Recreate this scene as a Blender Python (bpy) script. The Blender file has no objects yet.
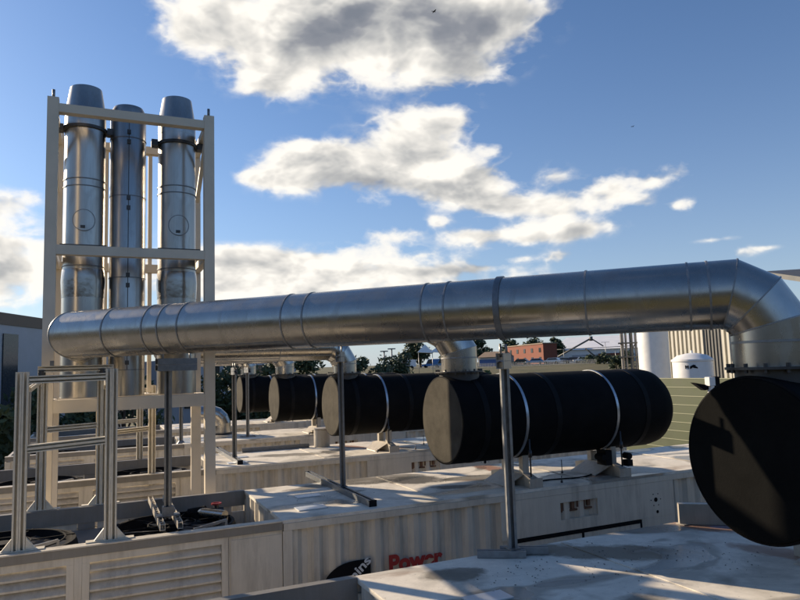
import bpy, bmesh, math, random
from mathutils import Vector, Matrix
R = math.radians
random.seed(7)
sc = bpy.context.scene
COL = sc.collection

# ------------------------------------------------------------------ constants
EYE = 4.735                 # camera height above the yard
ROOF = 2.9                  # container roof height
SUN_ANG = 124.0             # world angle of the sun (from +X towards +Y)
SUN_EL = 20.0
FRONT = [3.36, 8.33, 13.52, 18.71, 23.90]      # front (near) face of each container
AXIS = [3.68, 8.87, 14.06, 19.25, 24.44]       # silencer axes
XL, XREC, XR = -2.0, 2.1, 12.4
W = 2.44
SX0, SX1, SR, SZ = 4.64, 8.72, 0.645, 3.937     # silencer
DZ, DR = 5.26, 0.29                             # exhaust duct axis height and radius

# ------------------------------------------------------------------ materials
def nt(name):
    m = bpy.data.materials.new(name); m.use_nodes = True
    t = m.node_tree; b = t.nodes['Principled BSDF']
    return m, t, b
def N(t, typ, **k):
    n = t.nodes.new(typ)
    for a, v in k.items():
        if a.startswith('i_'):
            key = a[2:]
            key = int(key) if key.isdigit() else key.replace('_', ' ')
            n.inputs[key].default_value = v
        else: setattr(n, a, v)
    return n
def L(t, a, b): t.links.new(a, b)
def math_(t, op, a, b=None, c=None, clamp=False):
    n = t.nodes.new('ShaderNodeMath'); n.operation = op; n.use_clamp = clamp
    for i, v in enumerate((a, b, c)):
        if v is None: continue
        if isinstance(v, (int, float)): n.inputs[i].default_value = v
        else: t.links.new(v, n.inputs[i])
    return n.outputs[0]
def ramp(t, fac, stops):
    n = t.nodes.new('ShaderNodeValToRGB')
    cr = n.color_ramp
    while len(cr.elements) < len(stops): cr.elements.new(0.5)
    for e, (p, c) in zip(cr.elements, stops):
        e.position = p; e.color = (*c, 1) if len(c) == 3 else c
    t.links.new(fac, n.inputs[0]); return n.outputs[0]
def noise(t, scale, detail=5, rough=.55, vec=None, dist=0):
    n = t.nodes.new('ShaderNodeTexNoise'); n.inputs['Scale'].default_value = scale
    n.inputs['Detail'].default_value = detail; n.inputs['Roughness'].default_value = rough
    n.inputs['Distortion'].default_value = dist
    if vec is not None: t.links.new(vec, n.inputs['Vector'])
    return n.outputs['Fac']
def coords(t, scale=(1, 1, 1), rot=(0, 0, 0), world=False):
    if world:
        g = t.nodes.new('ShaderNodeNewGeometry').outputs['Position']
    else:
        g = t.nodes.new('ShaderNodeTexCoord').outputs['Object']
    m = t.nodes.new('ShaderNodeMapping'); m.inputs['Scale'].default_value = scale
    m.inputs['Rotation'].default_value = rot
    t.links.new(g, m.inputs['Vector']); return m.outputs[0]
def bump(t, b, h, strength=.3, dist=.02):
    n = t.nodes.new('ShaderNodeBump'); n.inputs['Strength'].default_value = strength
    n.inputs['Distance'].default_value = dist
    t.links.new(h, n.inputs['Height']); t.links.new(n.outputs[0], b.inputs['Normal'])
def basic(name, col, rough=.6, metal=0., var=.18, scale=6, bumpy=0., rvar=.15, dirt=None, world=False):
    m, t, b = nt(name)
    v = coords(t, world=world)
    f = noise(t, scale, 6, .6, v)
    lo = tuple(max(0, c*(1-var)) for c in col); hi = tuple(min(1, c*(1+var)) for c in col)
    c = ramp(t, f, [(.3, lo), (.7, hi)])
    if dirt:
        f2 = noise(t, scale*.4, 8, .7, coords(t, (3, 3, .5), world=world))
        mx = N(t, 'ShaderNodeMix', data_type='RGBA')
        fac = ramp(t, f2, [(.5, (0, 0, 0)), (.72, (.7, .7, .7))])
        L(t, fac, mx.inputs[0]); L(t, c, mx.inputs[6]); mx.inputs[7].default_value = (*dirt, 1)
        c = mx.outputs[2]
    L(t, c, b.inputs['Base Color'])
    r = ramp(t, f, [(.2, (rough-rvar,)*3), (.8, (rough+rvar,)*3)])
    L(t, r, b.inputs['Roughness']); b.inputs['Metallic'].default_value = metal
    if bumpy: bump(t, b, noise(t, scale*6, 4, .6, v), bumpy, .01)
    return m
M = {}
M['ivory'] = basic('ivory_paint', (.63, .57, .465), .5, var=.07, scale=3, dirt=(.25, .21, .155), bumpy=.05)
M['ivory_panel'] = basic('ivory_panel_paint', (.64, .58, .475), .5, var=.06, scale=2.5, dirt=(.26, .22, .165))
M['frame_paint'] = basic('frame_paint', (.66, .58, .455), .5, var=.08, scale=2)
M['rail'] = basic('rail_grey', (.225, .21, .185), .5, var=.12, scale=4, dirt=(.2, .19, .17))
M['deck'] = basic('deck_grey', (.21, .20, .185), .55, var=.2, scale=3, dirt=(.12, .11, .1))
M['dark'] = basic('dark_paint', (.012, .012, .013), .75, var=.3)
M['black'] = basic('black_rubber', (.009, .009, .01), .8, var=.3)
for k_ in ('dark', 'black'): M[k_].node_tree.nodes['Principled BSDF'].inputs['Specular IOR Level'].default_value = .12
M['galv'] = basic('galvanised_steel', (.30, .30, .295), .42, metal=.6, var=.2, scale=14)
M['galv_dark'] = basic('galvanised_steel_dull', (.19, .20, .21), .45, metal=.6, var=.2, scale=14)
M['plate'] = basic('pale_steel_plate', (.6, .63, .66), .35, metal=.3, var=.06)
M['saddle'] = basic('saddle_paint', (.44, .40, .33), .5, var=.1, scale=5, dirt=(.3, .2, .13))
M['red'] = basic('red_lettering', (.36, .03, .025), .5, var=.05)
M['white'] = basic('white_paint', (.78, .77, .74), .45, var=.05, scale=3)
M['white_letter'] = basic('white_lettering', (.7, .7, .68), .5, var=.03)
M['greenboard'] = basic('green_board', (.062, .078, .034), .6, var=.12, scale=2)
M['greenline'] = basic('green_board_edge', (.30, .31, .2), .6, var=.05)
M['cream'] = basic('cream_cladding', (.50, .475, .40), .5, var=.06, scale=1)
M['door'] = basic('dark_shutter', (.09, .09, .085), .5, var=.1, scale=1)
M['brick'] = basic('red_brick', (.19, .06, .035), .85, var=.15, scale=1.5)
M['glass'] = basic('dark_window', (.03, .035, .04), .15, var=.1, rvar=.05)
M['bluegrey'] = basic('bluegrey_cladding', (.42, .42, .44), .55, var=.08, scale=.8)
M['brownroof'] = basic('brown_roof', (.20, .145, .10), .7, var=.12, scale=1)
M['shedwhite'] = basic('shed_white', (.74, .74, .74), .5, var=.04, scale=.3)
M['blue'] = basic('blue_paint', (.04, .10, .28), .4, var=.08)
M['bark'] = basic('bark', (.07, .05, .035), .9, var=.3, scale=8)
M['yellowish'] = basic('dusty_cover', (.42, .40, .32), .7, var=.1)
M['valve_red'] = basic('valve_red', (.3, .03, .03), .4, var=.1)

# brushed stainless cladding (lengthwise brush marks, faint dents)
def steel(name, col, rough, stretch=(1, 1, 1), bstr=.06, dent=.0, fine=.02):
    m, t, b = nt(name)
    v = coords(t, stretch)
    f = noise(t, 9, 5, .6, v)
    big = noise(t, 1.7, 3, .5, coords(t))
    c = ramp(t, f, [(.3, tuple(x*.9 for x in col)), (.7, tuple(min(1, x*1.06) for x in col))])
    L(t, c, b.inputs['Base Color']); b.inputs['Metallic'].default_value = 1
    sm = noise(t, 4.5, 7, .65, coords(t, (1, 1, .35)), .8)
    smf = ramp(t, sm, [(.48, (0,)*3), (.70, (1,)*3)])
    mx = N(t, 'ShaderNodeMix', data_type='RGBA'); L(t, math_(t, 'MULTIPLY', smf, .45), mx.inputs[0]); L(t, c, mx.inputs[6]); mx.inputs[7].default_value = (*[x*.62 for x in col], 1)
    L(t, mx.outputs[2], b.inputs['Base Color'])
    rr_ = math_(t, 'ADD', math_(t, 'MULTIPLY_ADD', smf, .10, math_(t, 'MULTIPLY', f, .08)), math_(t, 'MULTIPLY_ADD', big, .14, rough-.1))
    L(t, rr_, b.inputs['Roughness'])
    h = math_(t, 'ADD', math_(t, 'MULTIPLY', f, fine), math_(t, 'MULTIPLY', big, dent))
    bump(t, b, h, bstr, .02)
    return m
M['duct'] = steel('brushed_stainless_duct', (.48, .455, .41), .25, (.6, .6, .6), .1, 1.0, .01)
M['flue'] = steel('polished_stainless_flue', (.42, .40, .37), .29, (8, 8, .25), .1, .4, .008)
M['flue_wrap'] = steel('crumpled_stainless', (.34, .32, .3), .2, (1.5, 1.5, 1.2), .35, 2., .3)
M['steel_dark'] = basic('clamp_steel', (.07, .07, .07), .45, metal=.6, var=.2)
M['strap'] = basic('strap_steel', (.45, .47, .5), .35, metal=.9, var=.1)

# silencer black mastic cladding
def grime(m, amt, rust):
    t = m.node_tree; b = t.nodes['Principled BSDF']; lk = b.inputs['Base Color'].links[0].from_socket
    st = noise(t, 1., 8, .7, coords(t, (11, 11, .55), world=True)); pt = noise(t, 1.1, 5, .6, coords(t, world=True))
    sp = noise(t, 9, 6, .75, coords(t, (1, 1, .6), world=True))
    def mix(fac, a, col):
        mx = N(t, 'ShaderNodeMix', data_type='RGBA'); L(t, fac, mx.inputs[0]); L(t, a, mx.inputs[6]); mx.inputs[7].default_value = (*col, 1); return mx.outputs[2]
    c = mix(math_(t, 'MULTIPLY', ramp(t, math_(t, 'ADD', math_(t, 'MULTIPLY', st, .7), math_(t, 'MULTIPLY', pt, .3)), [(.46, (0,)*3), (.64, (1,)*3)]), amt), lk, (.17, .14, .105))
    c = mix(math_(t, 'MULTIPLY', ramp(t, sp, [(.68, (0,)*3), (.74, (1,)*3)]), rust), c, (.17, .085, .04))
    L(t, c, b.inputs['Base Color'])
grime(M['ivory'], .30, .5); grime(M['ivory_panel'], .2, .45); grime(M['rail'], .4, .2); grime(M['saddle'], .3, .6)
def mk_silencer(name, col, rough):
    m, t, b = nt(name)
    v = coords(t)
    f = noise(t, 3, 7, .6, v)
    L(t, ramp(t, f, [(.35, tuple(c*.75 for c in col)), (.7, tuple(c*1.3 for c in col))]), b.inputs['Base Color'])
    b.inputs['Roughness'].default_value = rough
    b.inputs['Specular IOR Level'].default_value = .1
    bump(t, b, noise(t, 45, 5, .6, v), .25, .01)
    return m
M['silencer'] = mk_silencer('black_insulation_cladding', (.006, .0062, .0068), .8)
M['silencer_joint'] = mk_silencer('black_cladding_tape', (.010, .010, .011), .55)
M['endcap'] = mk_silencer('grey_insulation_end', (.068, .062, .05), .92)

STAINS = [(4.5, 5.25, .95, .30, -.67, (.17, .14, .10), .85), (6.12, 5.45, .50, .28, -1.3, (.30, .14, .08), .85), (5.85, 4.4, .50, .22, -1.2, (.26, .13, .08), .7),
          (2.9, 5.4, .34, .20, -.2, (.13, .115, .09), .8), (6.35, 5.6, .2, .4, -.6, (.30, .27, .34), .75), (4.75, 10.05, .62, .40, -.5, (.08, .075, .065), .9),
          (5.05, 9.1, .62, .2, -.4, (.09, .082, .07), .9), (6.4, 10.5, .9, .22, -1.57, (.30, .14, .08), .85), (5.95, 8.9, .5, .13, .3, (.34, .17, .10), .85),
          (7.6, 8.75, .5, .12, .2, (.32, .17, .11), .8), (3.1, 10.4, .5, .2, .2, (.13, .115, .09), .75), (5.5, 15.1, .7, .2, -1.2, (.30, .14, .08), .85), (6.2, 14.2, .6, .16, 0, (.30, .14, .08), .85), (3.9, 14.6, .9, .3, -.3, (.13, .115, .09), .75), (3.6, 3.9, .5, .25, .6, (.13, .115, .09), .75)]
# dirty container roof: pale paint, damp glossy patches, brown residue
def mk_roof():
    m, t, b = nt('weathered_roof_paint')
    v = coords(t, world=True)
    fine = noise(t, 7, 8, .65, v); med = noise(t, 1.3, 6, .6, v, .4)
    pud = noise(t, .95, 3, .45, coords(t, (.7, 1.25, 1), (0, 0, .5), True), .6)
    rust = noise(t, .75, 6, .6, coords(t, (.6, 1.6, 1), (0, 0, -.35), True), .5)
    base = ramp(t, fine, [(.3, (.68, .625, .525)), (.7, (.84, .775, .66))])
    def mix(fac, a, col):
        mx = N(t, 'ShaderNodeMix', data_type='RGBA')
        L(t, fac, mx.inputs[0]); L(t, a, mx.inputs[6])
        if isinstance(col, tuple): mx.inputs[7].default_value = (*col, 1)
        else: L(t, col, mx.inputs[7])
        return mx.outputs[2]
    c = mix(ramp(t, med, [(.5, (0, 0, 0)), (.66, (.55, .55, .55))]), base, (.27, .245, .2))
    pf = ramp(t, pud, [(.57, (0, 0, 0)), (.595, (1, 1, 1))])
    edge = ramp(t, pud, [(.54, (0, 0, 0)), (.575, (.55,)*3), (.60, (0, 0, 0))])
    c = mix(math_(t, 'MULTIPLY', pf, .72), c, (.15, .135, .11))
    c = mix(edge, c, (.2, .18, .14))
    c = mix(ramp(t, rust, [(.60, (0, 0, 0)), (.70, (.62,)*3)]), c, (.27, .17, .11))
    speck = noise(t, 38, 2, .5, v)
    c = mix(ramp(t, speck, [(.70, (0, 0, 0)), (.74, (.5,)*3)]), c, (.1, .09, .07))
    # particular stains: (x, y, half length, half width, turn, colour, strength)
    wp = N(t, 'ShaderNodeNewGeometry').outputs['Position']; wob = noise(t, 3.2, 6, .65, v)
    for x, y, a_, b__, ang, col, st in STAINS:
        mp = N(t, 'ShaderNodeMapping', vector_type='TEXTURE'); mp.inputs['Location'].default_value = (x, y, 0)
        mp.inputs['Rotation'].default_value = (0, 0, ang); mp.inputs['Scale'].default_value = (a_, b__, 1)
        L(t, wp, mp.inputs['Vector'])
        sx = N(t, 'ShaderNodeSeparateXYZ'); L(t, mp.outputs[0], sx.inputs[0])
        d2 = math_(t, 'ADD', math_(t, 'MULTIPLY', sx.outputs[0], sx.outputs[0]), math_(t, 'MULTIPLY', sx.outputs[1], sx.outputs[1]))
        d2 = math_(t, 'ADD', d2, math_(t, 'MULTIPLY', math_(t, 'SUBTRACT', wob, .5), 2.2))
        c = mix(math_(t, 'MULTIPLY', ramp(t, d2, [(.45, (1,)*3), (1.0, (0,)*3)]), st), c, col)
    L(t, c, b.inputs['Base Color'])
    L(t, math_(t, 'MULTIPLY_ADD', pf, .3, .14), b.inputs['Specular IOR Level'])
    r = math_(t, 'MULTIPLY_ADD', pf, -.38, .62)
    r = math_(t, 'ADD', r, math_(t, 'MULTIPLY_ADD', med, .25, -.12))
    L(t, r, b.inputs['Roughness'])
    bump(t, b, math_(t, 'ADD', fine, math_(t, 'MULTIPLY', med, .8)), .1, .02)
    return m
M['roof'] = mk_roof()

def mk_leaf(name, a, bcol):
    m, t, b = nt(name)
    f = noise(t, .8, 5, .7, coords(t, world=True))
    L(t, ramp(t, f, [(.3, a), (.7, bcol)]), b.inputs['Base Color'])
    b.inputs['Roughness'].default_value = .7
    return m
M['leaf_dark'] = mk_leaf('dark_leaves', (.03, .047, .018), (.065, .088, .032))
M['leaf_mid'] = mk_leaf('green_leaves', (.04, .07, .015), (.09, .12, .03))
def mk_ground():
    m, t, b = nt('grass_and_earth')
    v = coords(t, world=True)
    f = noise(t, .12, 8, .7, v); g = noise(t, 1.5, 5, .6, v)
    c = ramp(t, f, [(.35, (.055, .065, .02)), (.5, (.10, .09, .035)), (.65, (.13, .11, .05))])
    mx = N(t, 'ShaderNodeMix', data_type='RGBA', blend_type='MULTIPLY'); mx.inputs[0].default_value = .6
    L(t, c, mx.inputs[6]); L(t, ramp(t, g, [(.3, (.6,)*3), (.7, (1.1,)*3)]), mx.inputs[7])
    L(t, mx.outputs[2], b.inputs['Base Color']); b.inputs['Roughness'].default_value = .9
    bump(t, b, g, .5, .2)
    return m
M['ground'] = mk_ground()
M['added_bank'] = mk_leaf('added_bank_dark', (.018, .022, .012), (.04, .042, .025))  # dark cover for the unseen bank added for the reflections
M['yard'] = basic('yard_concrete', (.23, .22, .2), .8, var=.2, scale=.8, bumpy=.2, world=True)
M['road'] = basic('car_park_tarmac', (.06, .06, .062), .8, var=.15, scale=.3, world=True)

# ------------------------------------------------------------------ mesh helper
class MB:
    def __init__(s): s.bm = bmesh.new(); s.smooth = False
    def box(s, x0, x1, y0, y1, z0, z1):
        v = [s.bm.verts.new(p) for p in ((x0,y0,z0),(x1,y0,z0),(x1,y1,z0),(x0,y1,z0),(x0,y0,z1),(x1,y0,z1),(x1,y1,z1),(x0,y1,z1))]
        for q in ((0,3,2,1),(4,5,6,7),(0,1,5,4),(1,2,6,5),(2,3,7,6),(3,0,4,7)): s.bm.faces.new([v[i] for i in q])
        return s
    def bar(s, a, b, w, h, up=(0, 0, 1)):
        """oriented box from a to b; w across, h along 'up'"""
        a, b = Vector(a), Vector(b); d = (b-a).normalized(); u = Vector(up)
        if abs(d.dot(u)) > .99: u = Vector((0, 1, 0))
        sd = d.cross(u).normalized(); u = sd.cross(d).normalized()
        r = []
        for p in (a, b):
            for i, j in ((-1,-1),(1,-1),(1,1),(-1,1)): r.append(s.bm.verts.new(p+sd*(i*w/2)+u*(j*h/2)))
        for q in ((3,2,1,0),(4,5,6,7),(0,1,5,4),(1,2,6,5),(2,3,7,6),(3,0,4,7)): s.bm.faces.new([r[i] for i in q])
        return s
    def channel(s, a, b, w, h, up=(0, 0, 1), th=None):
        """strut channel: web plus two flanges with lips, open towards 'up'"""
        a, b = Vector(a), Vector(b); d = (b-a).normalized(); u = Vector(up)
        if abs(d.dot(u)) > .99: u = Vector((0, 1, 0))
        sd = d.cross(u).normalized(); u = sd.cross(d).normalized()
        t = th or w*.12; lip = w*.3
        prof = [(-w/2,-h/2),(w/2,-h/2),(w/2,h/2),(w/2-lip,h/2),(w/2-lip,h/2-t),(w/2-t,h/2-t),(w/2-t,-h/2+t),(-w/2+t,-h/2+t),(-w/2+t,h/2-t),(-w/2+lip,h/2-t),(-w/2+lip,h/2),(-w/2,h/2)]
        ra = [s.bm.verts.new(a+sd*x+u*y) for x, y in prof]; rb = [s.bm.verts.new(b+sd*x+u*y) for x, y in prof]
        n = len(prof)
        for i in range(n): s.bm.faces.new((ra[i], ra[(i+1)%n], rb[(i+1)%n], rb[i]))
        s.bm.faces.new(ra[::-1]); s.bm.faces.new(rb)
        return s
    def ring(s, c, n, r, seg, ref=None):
        c, n = Vector(c), Vector(n).normalized()
        ref = Vector(ref) if ref is not None else (Vector((0,0,1)) if abs(n.z) < .9 else Vector((1,0,0)))
        u = (ref-n*ref.dot(n)).normalized(); w = n.cross(u)
        return [s.bm.verts.new(c+u*(r*math.cos(2*math.pi*i/seg))+w*(r*math.sin(2*math.pi*i/seg))) for i in range(seg)]
    def skin(s, A, B, smooth=True):
        n = len(A)
        for i in range(n):
            f = s.bm.faces.new((A[i], A[(i+1)%n], B[(i+1)%n], B[i])); f.smooth = smooth
    def cyl(s, a, b, r, r2=None, seg=24, caps=True, ref=None):
        a, b = Vector(a), Vector(b); r2 = r if r2 is None else r2
        A = s.ring(a, b-a, r, seg, ref); B = s.ring(b, b-a, r2, seg, ref); s.skin(A, B)
        if caps: s.bm.faces.new(A[::-1]); s.bm.faces.new(B)
        return s
    def lathe(s, c, axis, prof, seg=40, cap0=True, cap1=True):
        """prof: (distance along axis, radius)"""
        c, ax = Vector(c), Vector(axis).normalized(); prev = None
        rings = []
        for d, r in prof:
            rg = s.ring(c+ax*d, ax, max(r, 1e-4), seg); rings.append(rg)
            if prev: s.skin(prev, rg)
            prev = rg
        if cap0: s.bm.faces.new(rings[0][::-1])
        if cap1: s.bm.faces.new(rings[-1])
        return s
    def hoop(s, c, axis, r0, r1, w, seg=48):
        """flat band of inner radius r0, outer r1, width w centred on c"""
        c, ax = Vector(c), Vector(axis).normalized()
        a, b = c-ax*w/2, c+ax*w/2
        q = [s.ring(a, ax, r0, seg), s.ring(a, ax, r1, seg), s.ring(b, ax, r1, seg), s.ring(b, ax, r0, seg)]
        for i in range(4): s.skin(q[i], q[(i+1)%4], smooth=(i in (1, 3)))
        return s
    def tube(s, pts, r, seg=40, caps=True):
        """mitred tube along a polyline"""
        P = [Vector(p) for p in pts]; n = len(P); d = [(P[i+1]-P[i]).normalized() for i in range(n-1)]
        ref = d[0].orthogonal().normalized(); prev = None; first = None
        u = ref; w = d[0].cross(u)
        off = [u*(r*math.cos(2*math.pi*k/seg))+w*(r*math.sin(2*math.pi*k/seg)) for k in range(seg)]
        cur = [P[0]+o for o in off]
        rings = [[s.bm.verts.new(p) for p in cur]]
        for i in range(1, n):
            nn = (d[i-1]+d[i]).normalized() if i < n-1 else d[i-1]
            new = []
            for p in cur:
                t = (P[i]-p).dot(nn)/d[i-1].dot(nn); new.append(p+d[i-1]*t)
            cur = new; rings.append([s.bm.verts.new(p) for p in cur])
        for a, b in zip(rings, rings[1:]): s.skin(a, b)
        for rg in rings[1:-1]:
            for k in range(seg):
                e = s.bm.edges.get((rg[k], rg[(k+1)%seg]))
                if e: e.smooth = False
        if caps: s.bm.faces.new(rings[0][::-1]); s.bm.faces.new(rings[-1])
        return s
    def poly(s, pts, extr):
        """closed polygon extruded by vector extr"""
        e = Vector(extr); A = [s.bm.verts.new(Vector(p)) for p in pts]; B = [s.bm.verts.new(Vector(p)+e) for p in pts]
        n = len(A)
        for i in range(n): s.bm.faces.new((A[i], A[(i+1)%n], B[(i+1)%n], B[i]))
        s.bm.faces.new(A[::-1]); s.bm.faces.new(B)
        return s
    def build(s, name, mat, parent=None, bevel=0., seg=2, split=False):
        if split:
            # every loose piece becomes a mesh object of its own
            left = set(s.bm.verts); out = []
            while left:
                st = [left.pop()]; isl = set(st)
                while st:
                    v = st.pop()
                    for e in v.link_edges:
                        q = e.other_vert(v)
                        if q in left: left.discard(q); isl.add(q); st.append(q)
                nb = MB(); mp = {v: nb.bm.verts.new(v.co) for v in isl}
                for f in {f for v in isl for f in v.link_faces}:
                    nf = nb.bm.faces.new([mp[v] for v in f.verts]); nf.smooth = f.smooth
                out.append((min(v.co.x+v.co.z*.01 for v in isl), nb))
            s.bm.free(); out.sort(key=lambda q: q[0])
            return [nb.build(name, mat, parent, bevel, seg) for _, nb in out][0]
        off = Vector((0, 0, 0)); o = parent; root = parent
        while root is not None and root.parent is not None: root = root.parent
        if root is not None: off = root.location
        if bevel:
            es = [e for e in s.bm.edges if len(e.link_faces) == 2 and e.calc_face_angle(0) > .6]
            bmesh.ops.bevel(s.bm, geom=es, offset=bevel, segments=seg, affect='EDGES', clamp_overlap=True)
        bmesh.ops.recalc_face_normals(s.bm, faces=s.bm.faces[:])
        for e in s.bm.edges:
            if len(e.link_faces) == 2 and e.calc_face_angle(0) > .55: e.smooth = False
        # parents other than the root sit at the root's origin, so every mesh is stored relative to the root
        bmesh.ops.translate(s.bm, verts=s.bm.verts[:], vec=-off)
        me = bpy.data.meshes.new(name); s.bm.to_mesh(me); s.bm.free()
        ob = bpy.data.objects.new(name, me); COL.objects.link(ob)
        me.materials.append(M[mat] if isinstance(mat, str) else mat)
        if parent is not None: ob.parent = parent
        return ob
def tag(o, label=None, cat=None, group=None, kind=None):
    if label: o['label'] = label
    if cat: o['category'] = cat
    if group: o['group'] = group
    if kind: o['kind'] = kind
    return o
def thing(name, label, cat, loc=(0, 0, 0), group=None):
    o = bpy.data.objects.new(name, None); COL.objects.link(o); o.location = loc
    o.empty_display_size = .2
    return tag(o, label, cat, group)
CH = {}
def copy_tree(o, parent=None):
    c = o.copy(); COL.objects.link(c); c.parent = parent
    for ch in list(o.children): copy_tree(ch, c)
    return c
def dup(root, d, label):
    c = copy_tree(root); c.location = root.location+Vector(d); c['label'] = label
    return c

# ------------------------------------------------------------------ setting
def terrain_z(x, y):
    r = math.hypot(x, y)
    t = min(1, max(0, (r-75)/75)); t = t*t*(3-2*t)
    back = -(x*math.cos(R(65.565))+y*math.sin(R(65.565)))      # metres behind the viewpoint
    h = min(1, max(0, (back+.28*r-8)/30)) if r > 1 else 0; h = h*h*(3-2*h)
    return t*4.35*(1-h) + (max(0, r-420)*.004) + h*min(1, max(0, (r-14)/40))*14  # last term: unseen bank added behind the viewpoint to darken steel reflections
def make_terrain():
    bm = bmesh.new()
    rs = [0, 20, 40, 60, 75, 85, 95, 105, 115, 125, 135, 150, 180, 230, 300, 420, 700, 1200, 2500, 5000]
    rings = []; K = 72
    for r in rs:
        if r == 0: rings.append([bm.verts.new((0, 0, 0))]); continue
        rg = []
        for k in range(K):
            a = 2*math.pi*k/K; x, y = r*math.cos(a), r*math.sin(a)
            z = terrain_z(x, y)
            if 80 < r < 140: z += random.uniform(-.12, .12)
            rg.append(bm.verts.new((x, y, min(z, 24))))
        rings.append(rg)
    for k in range(K): bm.faces.new((rings[0][0], rings[1][k], rings[1][(k+1) % K]))
    for a, b in zip(rings[1:], rings[2:]):
        for k in range(K): bm.faces.new((a[k], b[k], b[(k+1)%K], a[(k+1)%K]))
    for f in bm.faces: f.smooth = True
    me = bpy.data.meshes.new('ground'); bm.to_mesh(me); bm.free()
    o = bpy.data.objects.new('ground', me); COL.objects.link(o); me.materials.append(M['ground']); me.materials.append(M['added_bank'])
    for f in me.polygons:
        c = f.center; bk = -(c.x*math.cos(R(65.565))+c.y*math.sin(R(65.565)))
        if bk+.28*c.xy.length > 12 and c.xy.length > 18: f.material_index = 1
    tag(o, kind='structure')
make_terrain()
b = MB(); b.bm.faces.new([b.bm.verts.new(p) for p in ((-22,-8,.006),(30,-8,.006),(30,34,.006),(-22,34,.006))])
tag(b.build('yard', 'yard'), kind='structure')

def polar(az, dist, z=0.):
    """az in degrees to the right of the container-yard view axis"""
    a = R(65.565-az); return Vector((dist*math.cos(a), dist*math.sin(a), z))

# ------------------------------------------------------------------ containers
def corr(mb, x0, x1, y, z0, z1, depth=.05, pitch=.278, direction=1):
    """trapezoid corrugation running along X, facing -Y (direction 1)"""
    pts = []; x = x0
    segs = [(.072, 0), (.067, 1), (.072, 1), (.067, 0)]
    pts.append((x, 0)); i = 0
    while x < x1-1e-6:
        w, lv = segs[i % 4]; x = min(x1, x+w); pts.append((x, lv)); i += 1
    prev = None
    for px, lv in pts:
        yy = y+direction*depth*lv
        a, b_ = mb.bm.verts.new((px, yy, z0)), mb.bm.verts.new((px, yy, z1))
        if prev: mb.bm.faces.new((prev[0], a, b_, prev[1]))
        prev = (a, b_)
def corr_y(mb, y0, y1, x, z0, z1, depth=.045, pitch=.3):
    pts = [(y0, 0)]; y = y0; i = 0; segs = [(.07, 0), (.08, 1), (.07, 1), (.08, 0)]
    while y < y1-1e-6:
        w, lv = segs[i % 4]; y = min(y1, y+w); pts.append((y, lv)); i += 1
    prev = None
    for py, lv in pts:
        a, b_ = mb.bm.verts.new((x+depth*lv, py, z0)), mb.bm.verts.new((x+depth*lv, py, z1))
        if prev: mb.bm.faces.new((a, prev[0], prev[1], b_))
        prev = (a, b_)

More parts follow.
